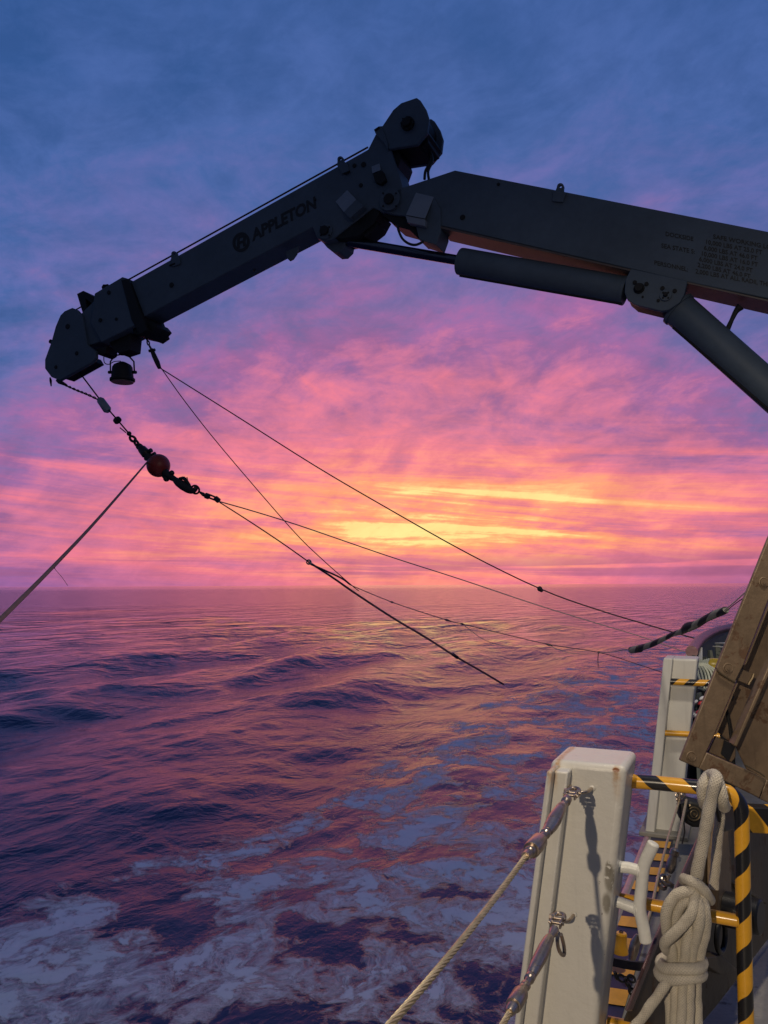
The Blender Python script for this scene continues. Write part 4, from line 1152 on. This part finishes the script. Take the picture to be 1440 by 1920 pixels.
# far railing behind the brown frame
fr = thing('striped_railing', SP(1258, 1280, FF - .09), 'yellow and black railing fixed to the far post', 'railing')
pts = [SP(1257, 1278, FF - .04), SP(1300, 1280, FF - .04), SP(1360, 1282, FF - .04)]
MB().tube(pts, pxr(6.3, pts[0]), 16).build('top_bar', M['haz_far'], fr)
pts = [SP(1246, 1374, FF - .04), SP(1300, 1377, FF - .04), SP(1350, 1380, FF - .04)]
MB().tube(pts, pxr(5.4, pts[0]), 14).build('middle_bar', M['yellow'], fr)

# ================================================================== near railing
FRr = 2.06
def RP(x, y, f=FRr): return SP(x, y, f)
nr = thing('striped_railing', down(RP(1391, 1560), RP(1397, 1920), DZ), 'near yellow and black striped tube railing bent down at its corner, beside the white post', 'railing')
kr = pxr(1, RP(1300, 1475))
top = [RP(1172, 1464), RP(1190, 1465), RP(1230, 1468), RP(1280, 1473), RP(1320, 1477), RP(1345, 1481)]
cor = []
for i in range(1, 8):
    a = i / 8 * math.pi / 2
    cor.append(RP(1349 + 41 * math.sin(a), 1524 - 42 * math.cos(a)))
vert = [RP(1390.5, 1535), RP(1391, 1560), RP(1393, 1660), RP(1396, 1800), RP(1399, 1920), down(RP(1391, 1560), RP(1399, 1920), DZ + .002)]
MB().tube(top + cor + vert, kr * 13.3, 28).build('striped_tube', M['haz_near'], nr)
mid = [RP(1140, 1681), RP(1240, 1700), RP(1310, 1713), RP(1388, 1727)]
MB().tube(mid, kr * 11.2, 22).build('middle_bar', M['yellow'], nr)
mb2 = [RP(1140, 1918), RP(1240, 1938), RP(1398, 1968)]
MB().tube(mb2, kr * 12, 22).build('lower_bar', M['yellow'], nr)
p = RP(1384, 1726); MB().ring(p, (mid[3] - mid[2]).normalized(), kr * 11.4, kr * 1.8, 22, 8).build('weld_ring', M['yellow'], nr)

# ================================================================== turnbuckles on the near post
RW = 0.368
def WP(x, y): return PL(x, y, -RR, RW)
def turnbuckle(name, label, at, pts, group, mt='steel', fin=True):
    t = thing(name, at[0], label, 'turnbuckle', group)
    return t
def lathe_px(parent, name, rows, fn, m='steel', seg=20, smooth=35):
    P3 = [fn(x, y) for x, y, r in rows]
    b = MB(); b.tube(P3, [pxr(r, p) for (x, y, r), p in zip(rows, P3)], seg)
    return b.build(name, M[m], parent, smooth=22)
def near_buckle(label, rows_body, rows_fork, rows_nut, eye, jaw, slot):
    t = thing('turnbuckle', WP(*eye), label, 'turnbuckle')
    lathe_px(t, 'threaded_rod', rows_fork, WP)
    bo = lathe_px(t, 'sleeve', rows_body, WP)
    lathe_px(t, 'swage_nut', rows_nut, WP, seg=6 if False else 24)
    return t, bo
# U shaped eye welded to the post face
def post_eye(x, y, wpx, label):
    a = WP(x, y); e = SP(x + wpx, y + 1, F0)
    kx = pxr(1, a)
    t = thing('pad_ring', e, label, 'ring bolt')
    base = SP(x + wpx, y - 3, F0 - .002)
    c1 = base; out_ = -F
    pts = [base + RR * kx * 0, base + out_ * .035 + RR * (-kx * 4), base + out_ * .05 - RR * kx * 16, base + out_ * .05 - RR * kx * 30, base + out_ * .035 - RR * kx * 40, base - RR * kx * 43]
    MB().tube(pts, kx * 3.4, 12, smooth=5).build('bent_rod', M['steel'], t)
    MB().ball(base, kx * 7, 12, 8, axes=(RR * kx * 7, F * kx * 3, Z * kx * 6)).build('weld', M['post'], t)
    return t, kx
pe1, kx = post_eye(1072, 1481, 38, 'bent steel ring rod welded high on the near post')
pe2, kx2 = post_eye(1044, 1718, 32, 'bent steel ring rod welded low on the near post')
def shackle(parent, c, dirn, kx, s=1.0, wide=RR):
    u = dirn.normalized(); w_ = (wide - u * wide.dot(u)).normalized(); n_ = u.cross(w_)
    pts = [c - w_ * kx * 10 * s, c - w_ * kx * 10 * s - u * kx * 8 * s, c - w_ * kx * 7 * s - u * kx * 17 * s, c - u * kx * 20 * s,
           c + w_ * kx * 7 * s - u * kx * 17 * s, c + w_ * kx * 10 * s - u * kx * 8 * s, c + w_ * kx * 10 * s]
    o = MB().tube(pts, kx * 4.4 * s, 10, smooth=4).build('shackle_bow', M['steel'], parent)
    MB().cyl(c - w_ * kx * 16 * s, c + w_ * kx * 15 * s, kx * 3.6 * s, seg=12).build('shackle_pin', M['steel'], o)
    MB().cyl(c - w_ * kx * 18 * s, c - w_ * kx * 13 * s, kx * 6.5 * s, seg=6).build('nut', M['steel'], o)
    for sg in (-1, 1): MB().cyl(c + w_ * kx * (10 * sg - 3) * s, c + w_ * kx * (10 * sg + 3) * s, kx * 6.5 * s, seg=14).build('lug', M['steel'], o)
def jaw(parent, c, u, kx, s=1.0):
    u = u.normalized(); w_ = (F - u * F.dot(u)).normalized(); w_ = u.cross(V((0, 0, 1))).normalized(); n_ = u.cross(w_)
    for sg in (-1, 1):
        q = c + w_ * kx * 7.5 * s * sg
        b = MB(); b.prism([q + u * kx * 12 * s + n_ * kx * 5 * s, q - u * kx * 6 * s + n_ * kx * 6.5 * s, q - u * kx * 9 * s, q - u * kx * 6 * s - n_ * kx * 6.5 * s, q + u * kx * 12 * s - n_ * kx * 5 * s], w_ * kx * 3 * s * sg)
        b.build('fork_cheek', M['steel'], parent, bevel=kx * .8)
    MB().cyl(c - w_ * kx * 14 * s, c + w_ * kx * 14 * s, kx * 3.3 * s, seg=12).build('fork_pin', M['steel'], parent)
# upper
body1 = [(1056, 1509, 6), (1055, 1511, 8.5), (1052, 1515, 9.5), (1046, 1525, 11.5), (1040, 1536, 13), (1033, 1548, 12.5), (1028, 1556, 10.5), (1025, 1560, 9.5)]
fork1 = [(1064, 1498, 8.5), (1061, 1503, 9), (1060, 1505, 6), (1025, 1560, 6), (1024, 1561, 9.6), (1022, 1564, 9.6), (1021, 1565, 6.8), (1015, 1573, 6.8)]
nut1 = [(1017, 1571, 9), (1016, 1572.5, 9), (1012, 1576.5, 14.5), (1011, 1577.5, 15.5), (997.5, 1592.5, 15.8), (996.5, 1593.7, 15), (996.4, 1594, 11.5), (992, 1599, 10.5), (991, 1600, 8.5), (985, 1606, 8)]
t1, _ = near_buckle('upper steel turnbuckle shackled to the near white post', body1, fork1, nut1, (1075, 1482), None, None)
u1 = (WP(1040, 1536) - WP(1072, 1488))
jaw(t1, WP(1070, 1491), u1, kx); shackle(t1, WP(1075, 1486), u1 * 1.0 + Z * -.02, kx, 0.95)
lathe_px(t1, 'cotter', [(1044, 1529, 2.2), (1049, 1532, 2.2)], lambda x, y: WP(x, y) - F * .012, 'black', 8)
# lower
body2 = [(1032, 1757, 6), (1030, 1760, 9), (1027, 1765, 10), (1020, 1780, 12), (1013, 1795, 12.5), (1004, 1812, 11.5), (998, 1824, 10), (996, 1829, 9)]
fork2 = [(1040, 1742, 8), (1037, 1749, 8.5), (1034, 1753, 6), (996, 1829, 6), (995, 1831, 9.8), (992, 1836, 9.8), (991, 1837, 6.5), (987, 1845, 6.5), (986, 1847, 9.5), (983, 1851, 9.5), (982, 1853, 6.5)]
nut2 = [(982, 1852, 9), (980, 1856, 10), (976, 1863, 14), (975.4, 1864, 14.8), (963.5, 1884, 15), (962.6, 1885.5, 14.2), (962.4, 1886, 11), (957, 1895, 10), (955, 1899, 8)]
t2, _ = near_buckle('lower steel turnbuckle shackled to the near white post, with a spare shackle dangling', body2, fork2, nut2, (1048, 1718), None, None)
u2 = (WP(1013, 1795) - WP(1045, 1725))
jaw(t2, WP(1043, 1730), u2, kx2); shackle(t2, WP(1047, 1722), u2, kx2, 0.95)
lathe_px(t2, 'cotter', [(1011, 1788, 2.2), (1016, 1790, 2.2)], lambda x, y: WP(x, y) - F * .012, 'black', 8)
hs = [WP(1047, 1748), WP(1045, 1762), WP(1047, 1778), WP(1053, 1790), WP(1058, 1789), WP(1057, 1772), WP(1052, 1752)]
MB().tube(hs, kx2 * 3.6, 10, smooth=4).build('spare_shackle', M['steel'], t2)

def wire_rope(name, label, p0, p1, rad, sag=0.01, strands=6, pitch=0.075, cat='wire rope', group=None, m='wire_steel'):
    L = (p1 - p0).length; n = int(L / pitch * 12)
    b = MB(); d = (p1 - p0).normalized(); u, w_ = perp(d)
    for s_ in range(strands):
        pts = []
        for i in range(n + 1):
            t_ = i / n; a = 2 * math.pi * (t_ * L / pitch + s_ / strands)
            pts.append(p0 + (p1 - p0) * t_ - Z * sag * 4 * t_ * (1 - t_) + (u * math.cos(a) + w_ * math.sin(a)) * rad * .62)
        b.tube(pts, rad * .40, 5, cap=False)
    o = b.build(name, M[m], smooth=60); tag(o, label, cat, group); return o
q0 = WP(987, 1604); q1 = WP(720, 1922); q2 = q0 + (q1 - q0) * 1.25
wire_rope('wire_rope', 'upper twisted wire rope running from its turnbuckle towards the viewer', q0, q2, pxr(5.4, WP(980, 1610)))
q0 = WP(957, 1896); q1 = WP(940, 1925)
q2 = q0 + (q1 - q0).normalized() * 0.6
wire_rope('wire_rope', 'lower twisted wire rope leaving the bottom edge of the picture', q0, q2, pxr(6.0, q0), sag=0)

# ================================================================== white braided rope on the railing
FRp = 1.97
def QP(x, y, o=0.0): return SP(x, y, FRp - o)
kq = pxr(1, QP(1290, 1700))
rp = thing('rope_hank', QP(1280, 1900), 'white braided rope hitched over the near railing and coiled into a hank', 'rope')
def strand(name, pts, r, sm=6, seg=12, parent=None):
    P3, _ = spline([QP(*p) for p in pts], 1, sm * 2)
    rr_ = [kq * r * (1 + 0.09 * mnoise.noise(p * 38) + 0.05 * mnoise.noise(p * 120)) for p in P3]
    P3 = [p + V((mnoise.noise(p * 30), 0, mnoise.noise(p * 30 + V((9, 0, 0))))) * kq * 1.6 for p in P3]
    return MB().tube(P3, rr_, seg).build(name, M['rope'], parent or rp, smooth=60)
strand('hitch', [(1320, 1508, -.06), (1318, 1494, -.01), (1318, 1478, .00), (1322, 1464, -.01), (1333, 1455, -.05), (1344, 1462, -.02), (1350, 1478, .0), (1355, 1498, .0), (1357, 1512, -.04)], 11.2)
strand('hitch', [(1327, 1475, -.05), (1328, 1458, -.045), (1337, 1452, -.01), (1343, 1460, .02), (1338, 1476, .03), (1333, 1500, .025), (1326, 1535, .02), (1318, 1580, .015), (1309, 1625, .01), (1303, 1662, .0)], 11.2)
strand('rope_end', [(1349, 1502, -.12), (1350, 1530, -.12), (1346, 1570, -.12), (1342, 1620, -.12), (1338, 1666, -.12)], 9.5)
strand('collar', [(1282, 1650, -.03), (1284, 1648, .01), (1298, 1652, .035), (1314, 1662, .035), (1326, 1676, .02), (1330, 1688, -.02), (1318, 1684, -.05)], 9.5)
strand('coil', [(1303, 1655, .0), (1298, 1668, .03), (1284, 1672, .035), (1266, 1680, .035), (1254, 1698, .035), (1249, 1722, .03), (1252, 1750, .02), (1260, 1780, .01), (1264, 1815, 0)], 10.5)
strand('coil', [(1300, 1690, .02), (1290, 1686, .03), (1279, 1694, .03), (1270, 1712, .025), (1266, 1740, .015), (1272, 1775, .0), (1276, 1815, 0)], 10)
strand('coil', [(1304, 1664, .02), (1302, 1690, .04), (1297, 1712, .05), (1284, 1730, .05), (1268, 1745, .05), (1252, 1760, .045), (1246, 1772, .03), (1252, 1782, .0)], 10)
strand('coil', [(1306, 1668, .01), (1316, 1686, .025), (1321, 1712, .03), (1321, 1742, .02), (1314, 1776, .01), (1306, 1815, 0)], 10.5)
strand('coil', [(1300, 1672, .01), (1309, 1692, .035), (1311, 1720, .04), (1306, 1750, .03), (1299, 1780, .015), (1294, 1815, .01)], 10.5)
strand('coil', [(1292, 1690, .0), (1296, 1720, .02), (1292, 1750, .025), (1287, 1780, .02), (1284, 1815, .01)], 10.5)
strand('coil', [(1280, 1700, -.01), (1282, 1740, .0), (1280, 1780, .0), (1272, 1820, .0)], 10.5)
for i, (cy, w_, dip) in enumerate(((1806, 40, 13), (1824, 41, 13))):
    pts = []
    for k_ in range(25):
        a = 2 * math.pi * k_ / 24
        pts.append((1278 + (-2 if i else 0) + w_ * math.cos(a), cy + dip * math.sin(a) + 2 * math.sin(a * 3 + i), 0.052 * math.sin(a)))
    MB().tube([QP(*p) for p in pts[:-1]], kq * 10.3, 12, closed=True).build('whipping_turn', M['rope'], rp, smooth=60)
for x, xo, zz in ((1253, 1256, -.01), (1266, 1266, .012), (1280, 1278, .02), (1294, 1292, .012), (1305, 1307, -.01), (1272, 1272, -.03), (1290, 1288, -.03)):
    strand('hanging_bight', [(x, 1826, zz), (x, 1850, zz), (xo, 1900, zz), (xo, 1985, zz)], 9.6)
strand('rope_tail', [(1256, 1836, .045), (1243, 1853, .05), (1226, 1878, .05), (1205, 1905, .05), (1180, 1938, .05)], 8.8)

# ================================================================== brown steel frame
YB = 2.95
def BP(x, y, o=0.0): return PY(x, y, YB - o)
TOW = V((0, 1, 0))
bf = thing('steel_frame', BP(1360, 1500), 'tall brown steel frame with bolted flange plates leaning at the right edge', 'steel frame')
def bslab(name, pts, o, th, m='bronze', bevel=0.004, label=None, parent=None):
    b = MB(); b.prism([BP(x, y, o) for x, y in pts], TOW * th); return b.build(name, M[m], parent or bf, bevel=bevel, label=label)
# web behind the flanges, filling to the right
bslab('web_panel', [(1399, 1232), (1500, 900), (1560, 900), (1560, 1560), (1423, 1490), (1380, 1400), (1345, 1372)], -0.10, 0.012)
bslab('flange_plate', [(1343, 1253), (1440, 1011), (1462, 960), (1560, 720), (1600, 735), (1440, 1128), (1395, 1246), (1378, 1280), (1348, 1262)], 0.03, 0.018)
bslab('flange_plate', [(1343.5, 1253), (1348, 1263), (1380, 1281), (1340, 1378), (1325, 1410), (1311, 1441), (1275, 1426)], 0.026, 0.018)
# turned edge of the flange going back
e0 = [BP(1395, 1247, .02), BP(1440, 1129, .02), BP(1600, 735, .02)]
b = MB(); b.prism([e0[0], e0[2], e0[2] + TOW * .13, e0[0] + TOW * .13], V((0.008, 0, 0.003))); b.build('flange_edge', M['bronze'], bf)
b = MB(); q = [BP(1340, 1378, .02), BP(1380, 1282, .02)]; b.prism([q[0], q[1], q[1] + TOW * .13, q[0] + TOW * .13], V((0.008, 0, 0.003))); b.build('flange_edge', M['bronze'], bf)
bslab('foot_plate', [(1341, 1380), (1380, 1397), (1380, 1420), (1372, 1430), (1327, 1410)], -0.03, 0.012)
bslab('foot_plate', [(1358, 1388), (1380, 1397), (1366, 1428), (1352, 1414)], -0.022, 0.004, 'black', bevel=0)  # flat black sheet painted for the dark inside the opening
bslab('bottom_channel', [(1325, 1411), (1437, 1461), (1424, 1497), (1311, 1441)], 0.030, 0.10)
bslab('bottom_channel', [(1437, 1462), (1520, 1498), (1505, 1534), (1424, 1498)], 0.0, 0.10)
bslab('inner_rail', [(1376, 1398), (1443, 1244), (1560, 990), (1568, 994), (1450, 1248), (1382, 1401)], 0.0, 0.05, label='pinkish inner rail of the frame')
bslab('weld_tab', [(1384, 1252), (1413, 1263), (1403, 1284), (1374, 1272)], -0.02, 0.025, bevel=0.003)
wb = [BP(1413, 1263, -.02), BP(1411, 1270, -.02), BP(1407, 1277, -.02), BP(1403, 1284, -.02)]
MB().tube(wb, 0.006, 8, smooth=3).build('weld_bead', M['brass'], bf)
wb = [BP(1344, 1256, .032), BP(1352, 1263, .034), (BP(1362, 1270, .034)), BP(1378, 1279, .034)]
MB().tube(wb, 0.0035, 8, smooth=3).build('weld_bead', M['brass'], bf)
wb = [BP(1396, 1434, .034), BP(1410, 1441, .034), BP(1424, 1449, .034), BP(1434, 1456, .034)]
MB().tube(wb, 0.003, 8, smooth=3).build('weld_bead', M['brass'], bf)
for x, y, oo in ((1433, 1092, .034), (1366, 1253, .034), (1297, 1419, .03)):
    c = BP(x, y, oo)
    kb = pxr(1, c)
    o = MB().ring(c + TOW * .004, TOW, kb * 8.5, kb * 1.5, 24, 8).build('bolt_collar', M['bronze'], bf)
    MB().cyl(c + TOW * .006, c - TOW * .001, kb * 7, seg=20).cyl(c - TOW * .001, c - TOW * .004, kb * 3.5, seg=6).build('bolt_head', M['bronze'], o)
MB().tube([BP(1362, 1330, -.05), BP(1368, 1360, -.05), BP(1372, 1395, -.05)], 0.006, 8).build('conduit', M['crane_dark'], bf)
MB().ball(BP(1371, 1308, -.02), 0.012, 10, 6).build('stud', M['black'], bf)

M['flange_purple'] = mat('sky_tinted_flange_steel', (0.10, 0.06, 0.065), 0.28, 0.3, var=0.3)  # purple sky reflection is put into this base colour
# ================================================================== dark chute plate below the frame
A_ = V((0.427 * 2.46, 2.46, 0)); B_ = V((0.4966 * 2.96, 2.96, 0))
dp = (B_ - A_).normalized(); nn_ = V((dp.y, -dp.x, 0)); 
if nn_.dot(V((0, 1, 0))) < 0: nn_ = -nn_
dd_ = nn_.dot(A_)
def KP(x, y, o=0.0): return PL(x, y, nn_, dd_ - o)
ch = thing('deck_chute', KP(1340, 1900), 'dark brown steel plate housing behind the hanging rope', 'machine housing')
def kslab(name, pts, o, th, m='darkplate', bevel=0.004, parent=None):
    b = MB(); b.prism([KP(x, y, o) for x, y in pts], nn_ * th); return b.build(name, M[m], parent or ch, bevel=bevel)
kslab('side_plate', [(1316, 1572), (1326, 1512), (1352, 1516), (1560, 1540), (1560, 1620), (1440, 1762), (1343, 1888), (1300, 1938), (1172, 1915)], 0, .006)
kslab('top_flange', [(1311, 1572), (1320, 1572), (1281, 1668), (1236, 1770), (1186, 1898), (1176, 1896), (1232, 1758), (1274, 1655)], .012, .008, 'flange_purple')
kslab('stiffener', [(1348, 1520), (1372, 1524), (1372, 1700), (1348, 1712)], .035, .034, 'bronze')
kslab('stiffener', [(1358, 1640), (1440, 1690), (1440, 1696), (1358, 1646)], .03, .03, 'darkplate', 0.002)
kslab('lower_lip', [(1352, 1790), (1385, 1820), (1352, 1828), (1310, 1800)], .03, .03, 'darkplate', 0.003)
c = KP(1357, 1703, .03); kc = pxr(1, c)
MB().cyl(c - nn_ * .10, c, kc * 31, seg=36).build('roller_end', M['black'], ch, bevel=0.006)
c = KP(1352, 1756, .03)
MB().ring(c, nn_, kc * 26, kc * 5, 30, 10).build('roller_guard', M['black'], ch)
kslab('shade_patch', [(1343, 1512), (1356, 1500), (1392, 1530), (1380, 1556), (1362, 1560), (1350, 1540)], .16, .008, 'black')  # black sheet put in for the shade between rope and railing
hz = thing('hazard_beam', PY(1440, 1560, 2.7), 'flat yellow and black hazard beam right of the striped railing corner', 'beam')
M['haz_flat'] = hazard_flat('hazard_beam_paint', V((1, 0, .75)).normalized(), 0.088, 0.35)
b = MB(); b.prism([PY(1352, 1509, 2.35), PY(1404, 1514, 2.35), PY(1600, 1524, 2.35), PY(1600, 1572, 2.35), PY(1404, 1562, 2.35), PY(1356, 1548, 2.35)], TOW * .05)
b.build('striped_plate', M['haz_flat'], hz, bevel=0.003)

# ================================================================== small gear between the posts
def GP(x, y, dd=3.3): return PY(x, y, dd)
kg = pxr(1, GP(1250, 1600))
def dim_wire(label, pts, dd0, dd1, rpx, m='wire_steel', name='guard_wire'):
    P3 = wpts(pts, dd0, dd1)
    o = MB().tube(P3, pxr(rpx, P3[0]), 8).build(name, M[m]); tag(o, label, 'wire'); return o
dim_wire('left thin guard wire sloping down behind the horn cleat', [(1273, 1503), (1252, 1574), (1233, 1648), (1222, 1700), (1205, 1760)], 3.9, 2.6, 2.0)
dim_wire('guard wire running down to the upper inner turnbuckle', [(1287, 1500), (1276, 1556), (1267, 1592)], 3.9, 3.4, 2.4)
dim_wire('short wire end left of the roller, ending on the deck', [(1279, 1510), (1284, 1560), (1279, 1582)], 3.95, 3.9, 1.4, 'wire')
b0 = thing('wire_clip', GP(1275, 1498, 3.9), 'bright wire clips hanging under the near striped railing', 'wire clip')
for x, y in ((1270, 1491), (1277, 1494), (1272, 1499), (1281, 1489)):
    c = GP(x, y, 3.9); MB().ring(c, V((.3, -1, .2)).normalized(), .010, .004, 12, 6).build('clip', M['steel'], b0)
MB().cyl(GP(1274, 1484, 3.9), GP(1273, 1506, 3.9), .008, seg=8).build('thimble', M['steel'], b0)
tb = thing('turnbuckle', GP(1250, 1660), 'inner turnbuckle with pink reflections between cleat and rope', 'turnbuckle')
lathe_px(tb, 'sleeve', [(1267, 1591, 4), (1266, 1594, 8), (1264, 1602, 9), (1263, 1605, 7), (1262, 1608, 7), (1260, 1616, 9), (1257, 1628, 9), (1254, 1636, 6)], lambda x, y: GP(x, y, 3.35), 'steel', 18)
for (x, y, s_) in ((1247, 1650, 1.0), (1240, 1656, 1.15)):
    c = GP(x, y, 3.3); MB().ring(c, V((.5, -.6, .6)).normalized(), kg * 9 * s_, kg * 3.4, 18, 8).build('shackle_bow', M['steel'], tb)
MB().cyl(GP(1238, 1648), GP(1262, 1664), kg * 3, seg=10).build('shackle_pin', M['steel'], tb)
MB().tube([GP(1255, 1640), GP(1250, 1650), GP(1262, 1660)], kg * 4, 8).build('fork', M['steel'], tb)
tb2 = thing('turnbuckle', GP(1190, 1790, 2.8), 'small turnbuckle low down, partly behind the horn cleat foot', 'turnbuckle')
lathe_px(tb2, 'sleeve', [(1195, 1752, 3), (1194, 1758, 6), (1191, 1768, 9), (1188, 1782, 9.5), (1186, 1794, 7), (1184, 1800, 6), (1183, 1803, 8), (1181, 1808, 8)], lambda x, y: GP(x, y, 2.75), 'steel', 18)
# dark strap and chain
sp = wpts([(1140, 1801), (1160, 1806), (1188, 1811), (1215, 1812), (1240, 1808)], 2.35, 2.25)
b = MB(); ks = pxr(1, sp[0])
b.loft([[p + Z * ks * 7, p + Z * ks * 7 + TOW * .008, p - Z * ks * 8 + TOW * .008, p - Z * ks * 8] for p in spline(sp, 1, 5)[0]])
tag(b.build('rubber_strap', M['rubber']), 'black rubber strap curving between the near post and the rope hank', 'strap')
cht = thing('deck_chain', GP(1180, 1850, 2.45), 'short black chain hanging below the rubber strap', 'chain')
for i, (x, y) in enumerate(((1155, 1829), (1165, 1834), (1174, 1841), (1184, 1835), (1180, 1850), (1186, 1860))):
    c = GP(x, y, 2.4); MB().ring(c, V((.2 if i % 2 else .9, -1 if i % 2 else -.4, .3)).normalized(), ks * 5.2, ks * 2.3, 16, 8, sq=1.5, long=V((.8, 0, -.5))).build('chain_link', M['black'], cht)
dk = PZ(1174, 1880, DZ)
b = MB(); b.prism([GP(1150, 1870, 2.45), GP(1186, 1880, 2.45), GP(1168, 1905, 2.45), GP(1140, 1905, 2.45)], TOW * .01)
# yellow deck pin
dpn = thing('deck_socket', GP(1165, 1783, 2.85), 'small yellow deck socket with flared foot beside the near post', 'deck fitting')
lathe_px(dpn, 'socket_body', [(1163, 1786, 15), (1163, 1776, 14), (1164, 1768, 11), (1165, 1752, 10.5), (1165, 1749, 9)], lambda x, y: GP(x, y, 2.85), 'yellow', 22)
c = GP(1165, 1750, 2.85); MB().ring(c + Z * .006, Z, .006, .002, 14, 6).build('socket_hole', M['black'], dpn)
# black roller fairlead by the far post
rl = thing('roller_block', GP(1307, 1552, 3.95), 'black roller block with a round end cap at the foot of the far post', 'fairlead')
def rb(x, y, o=0): return GP(x, y, 3.95 - o)
b = MB(); b.prism([rb(*q) for q in ((1288, 1506), (1296, 1502), (1332, 1512), (1334, 1545), (1324, 1553), (1300, 1552), (1288, 1545), (1284, 1535))], TOW * .12); b.build('block', M['rubber'], rl, bevel=.012)
c = rb(1301, 1526, .0); kb = pxr(1, c)
MB().ring(c, TOW, kb * 12, kb * 1.6, 26, 8).build('end_cap_rim', M['brass'], rl)
MB().ring(c, TOW, kb * 6.5, kb * 1.1, 20, 8).cyl(c - TOW * .008, c + TOW * .01, kb * 2.6, seg=12).build('end_cap', M['brass'], rl)
MB().cyl(rb(1293, 1510, .002), rb(1293, 1510, .012), kb * 2, seg=8).build('bolt', M['brass'], rl)
MB().cyl(rb(1318, 1517, .002), rb(1318, 1517, .012), kb * 2, seg=8).build('bolt', M['brass'], rl)
b = MB(); b.tube(wpts([(1276, 1505), (1281, 1520), (1280, 1540)], 3.95, 3.95), [.02, .028, .01], 10)
tag(b.build('black_strop', M['rubber']), 'black strop hanging beside the roller block', 'strop')

# gear behind the far post
ck = PY(1295, 1226, 5.0)
b = MB(); kk_ = pxr(1, ck)
P_ = lambda x, y, dd=4.95: PY(x, y, dd)
b.loft([[P_(1283, 1238), P_(1296, 1240), P_(1304, 1238), P_(1294, 1236, 5.1)], [P_(1286, 1227), P_(1296, 1229), P_(1303, 1230), P_(1295, 1226, 5.1)], [P_(1290, 1222), P_(1296, 1222), P_(1299, 1226), P_(1295, 1223, 5.05)]])
tag(b.build('white_cloth', M['cloth'], bevel=.006), 'white cloth bundle draped on the bulwark cap behind the far post', 'cloth')
b = MB(); b.prism([P_(1308, 1236), P_(1317, 1214, 5.1), P_(1317, 1240)], TOW * .02)
tag(b.build('pale_gusset', M['white_far']), 'pale triangular gusset between the far post and the bulwark', 'gusset')
for i in range(7):
    x = 1303 + i * 3.4; x2 = 1312 + i * 5
    pts = wpts([(x + 6, 1238 - abs(i - 3)), (x + 3, 1246), (x2 - 4 + i, 1258), (x2 + i * 1.2, 1274), (x2 + 3 + i, 1288 + (i % 3) * 5)], 4.75, 4.7)
    o = MB().tube(pts, kk_ * 1.9, 8, smooth=4).build('hank_strand', M['linerope'])
    if i == 0: hank = thing('line_hank', pts[0], 'pale green and white line hanging in a hank behind the far post', 'rope')
    o.parent = hank; o.location = o.location - hank.location
c = PY(1342, 1250, 4.9); MB_ = MB().ball(c, 1, 20, 14, axes=(V((.085, 0, -.01)), V((0, .06, 0)), V((.01, 0, .052))))
by = MB_.build('yellow_float', M['buoy'], smooth=60); tag(by, 'yellow plastic float behind the far post under the frame', 'float')
rngg = random.Random(5)
net = thing('gear_bundle', PY(1312, 1375, 4.75), 'bundle of dark netting and gear stowed between the far post and the frame', 'fishing gear')
for i in range(16):
    x = 1306 + rngg.uniform(-6, 26); y = 1290 + i * 7 + rngg.uniform(-4, 4)
    pts = [PY(x + rngg.uniform(-12, 12), y + rngg.uniform(-10, 10), 4.75 + rngg.uniform(-.1, .1)) for _ in range(5)]
    MB().tube(pts, kk_ * rngg.uniform(2, 4.5), 7, smooth=4).build('net_coil', M['rubber' if i % 3 else 'bulwark'], net)
for i, (x, y, m_) in enumerate(((1316, 1309, 'cloth'), (1313, 1318, 'red'), (1322, 1322, 'red'), (1304, 1316, 'cloth'), (1309, 1335, 'red'), (1305, 1341, 'cloth'), (1298, 1340, 'cloth'), (1312, 1348, 'red'))):
    c = PY(x, y, 4.55); MB().ball(c, kk_ * 3.6, 10, 6, axes=(V((kk_ * 4.5, 0, kk_ * 2)), V((0, kk_ * 4, 0)), V((0, 0, kk_ * 3)))).build('net_float', M[m_], net)
b = MB(); b.prism([PY(1296, 1290, 5.2), PY(1380, 1290, 5.2), PY(1380, 1480, 5.2), PY(1290, 1480, 5.2)], TOW * .2)
tag(b.build('gear_locker', M['crane_dark'], bevel=.01), 'dark locker standing behind the far post and the brown frame', 'locker')
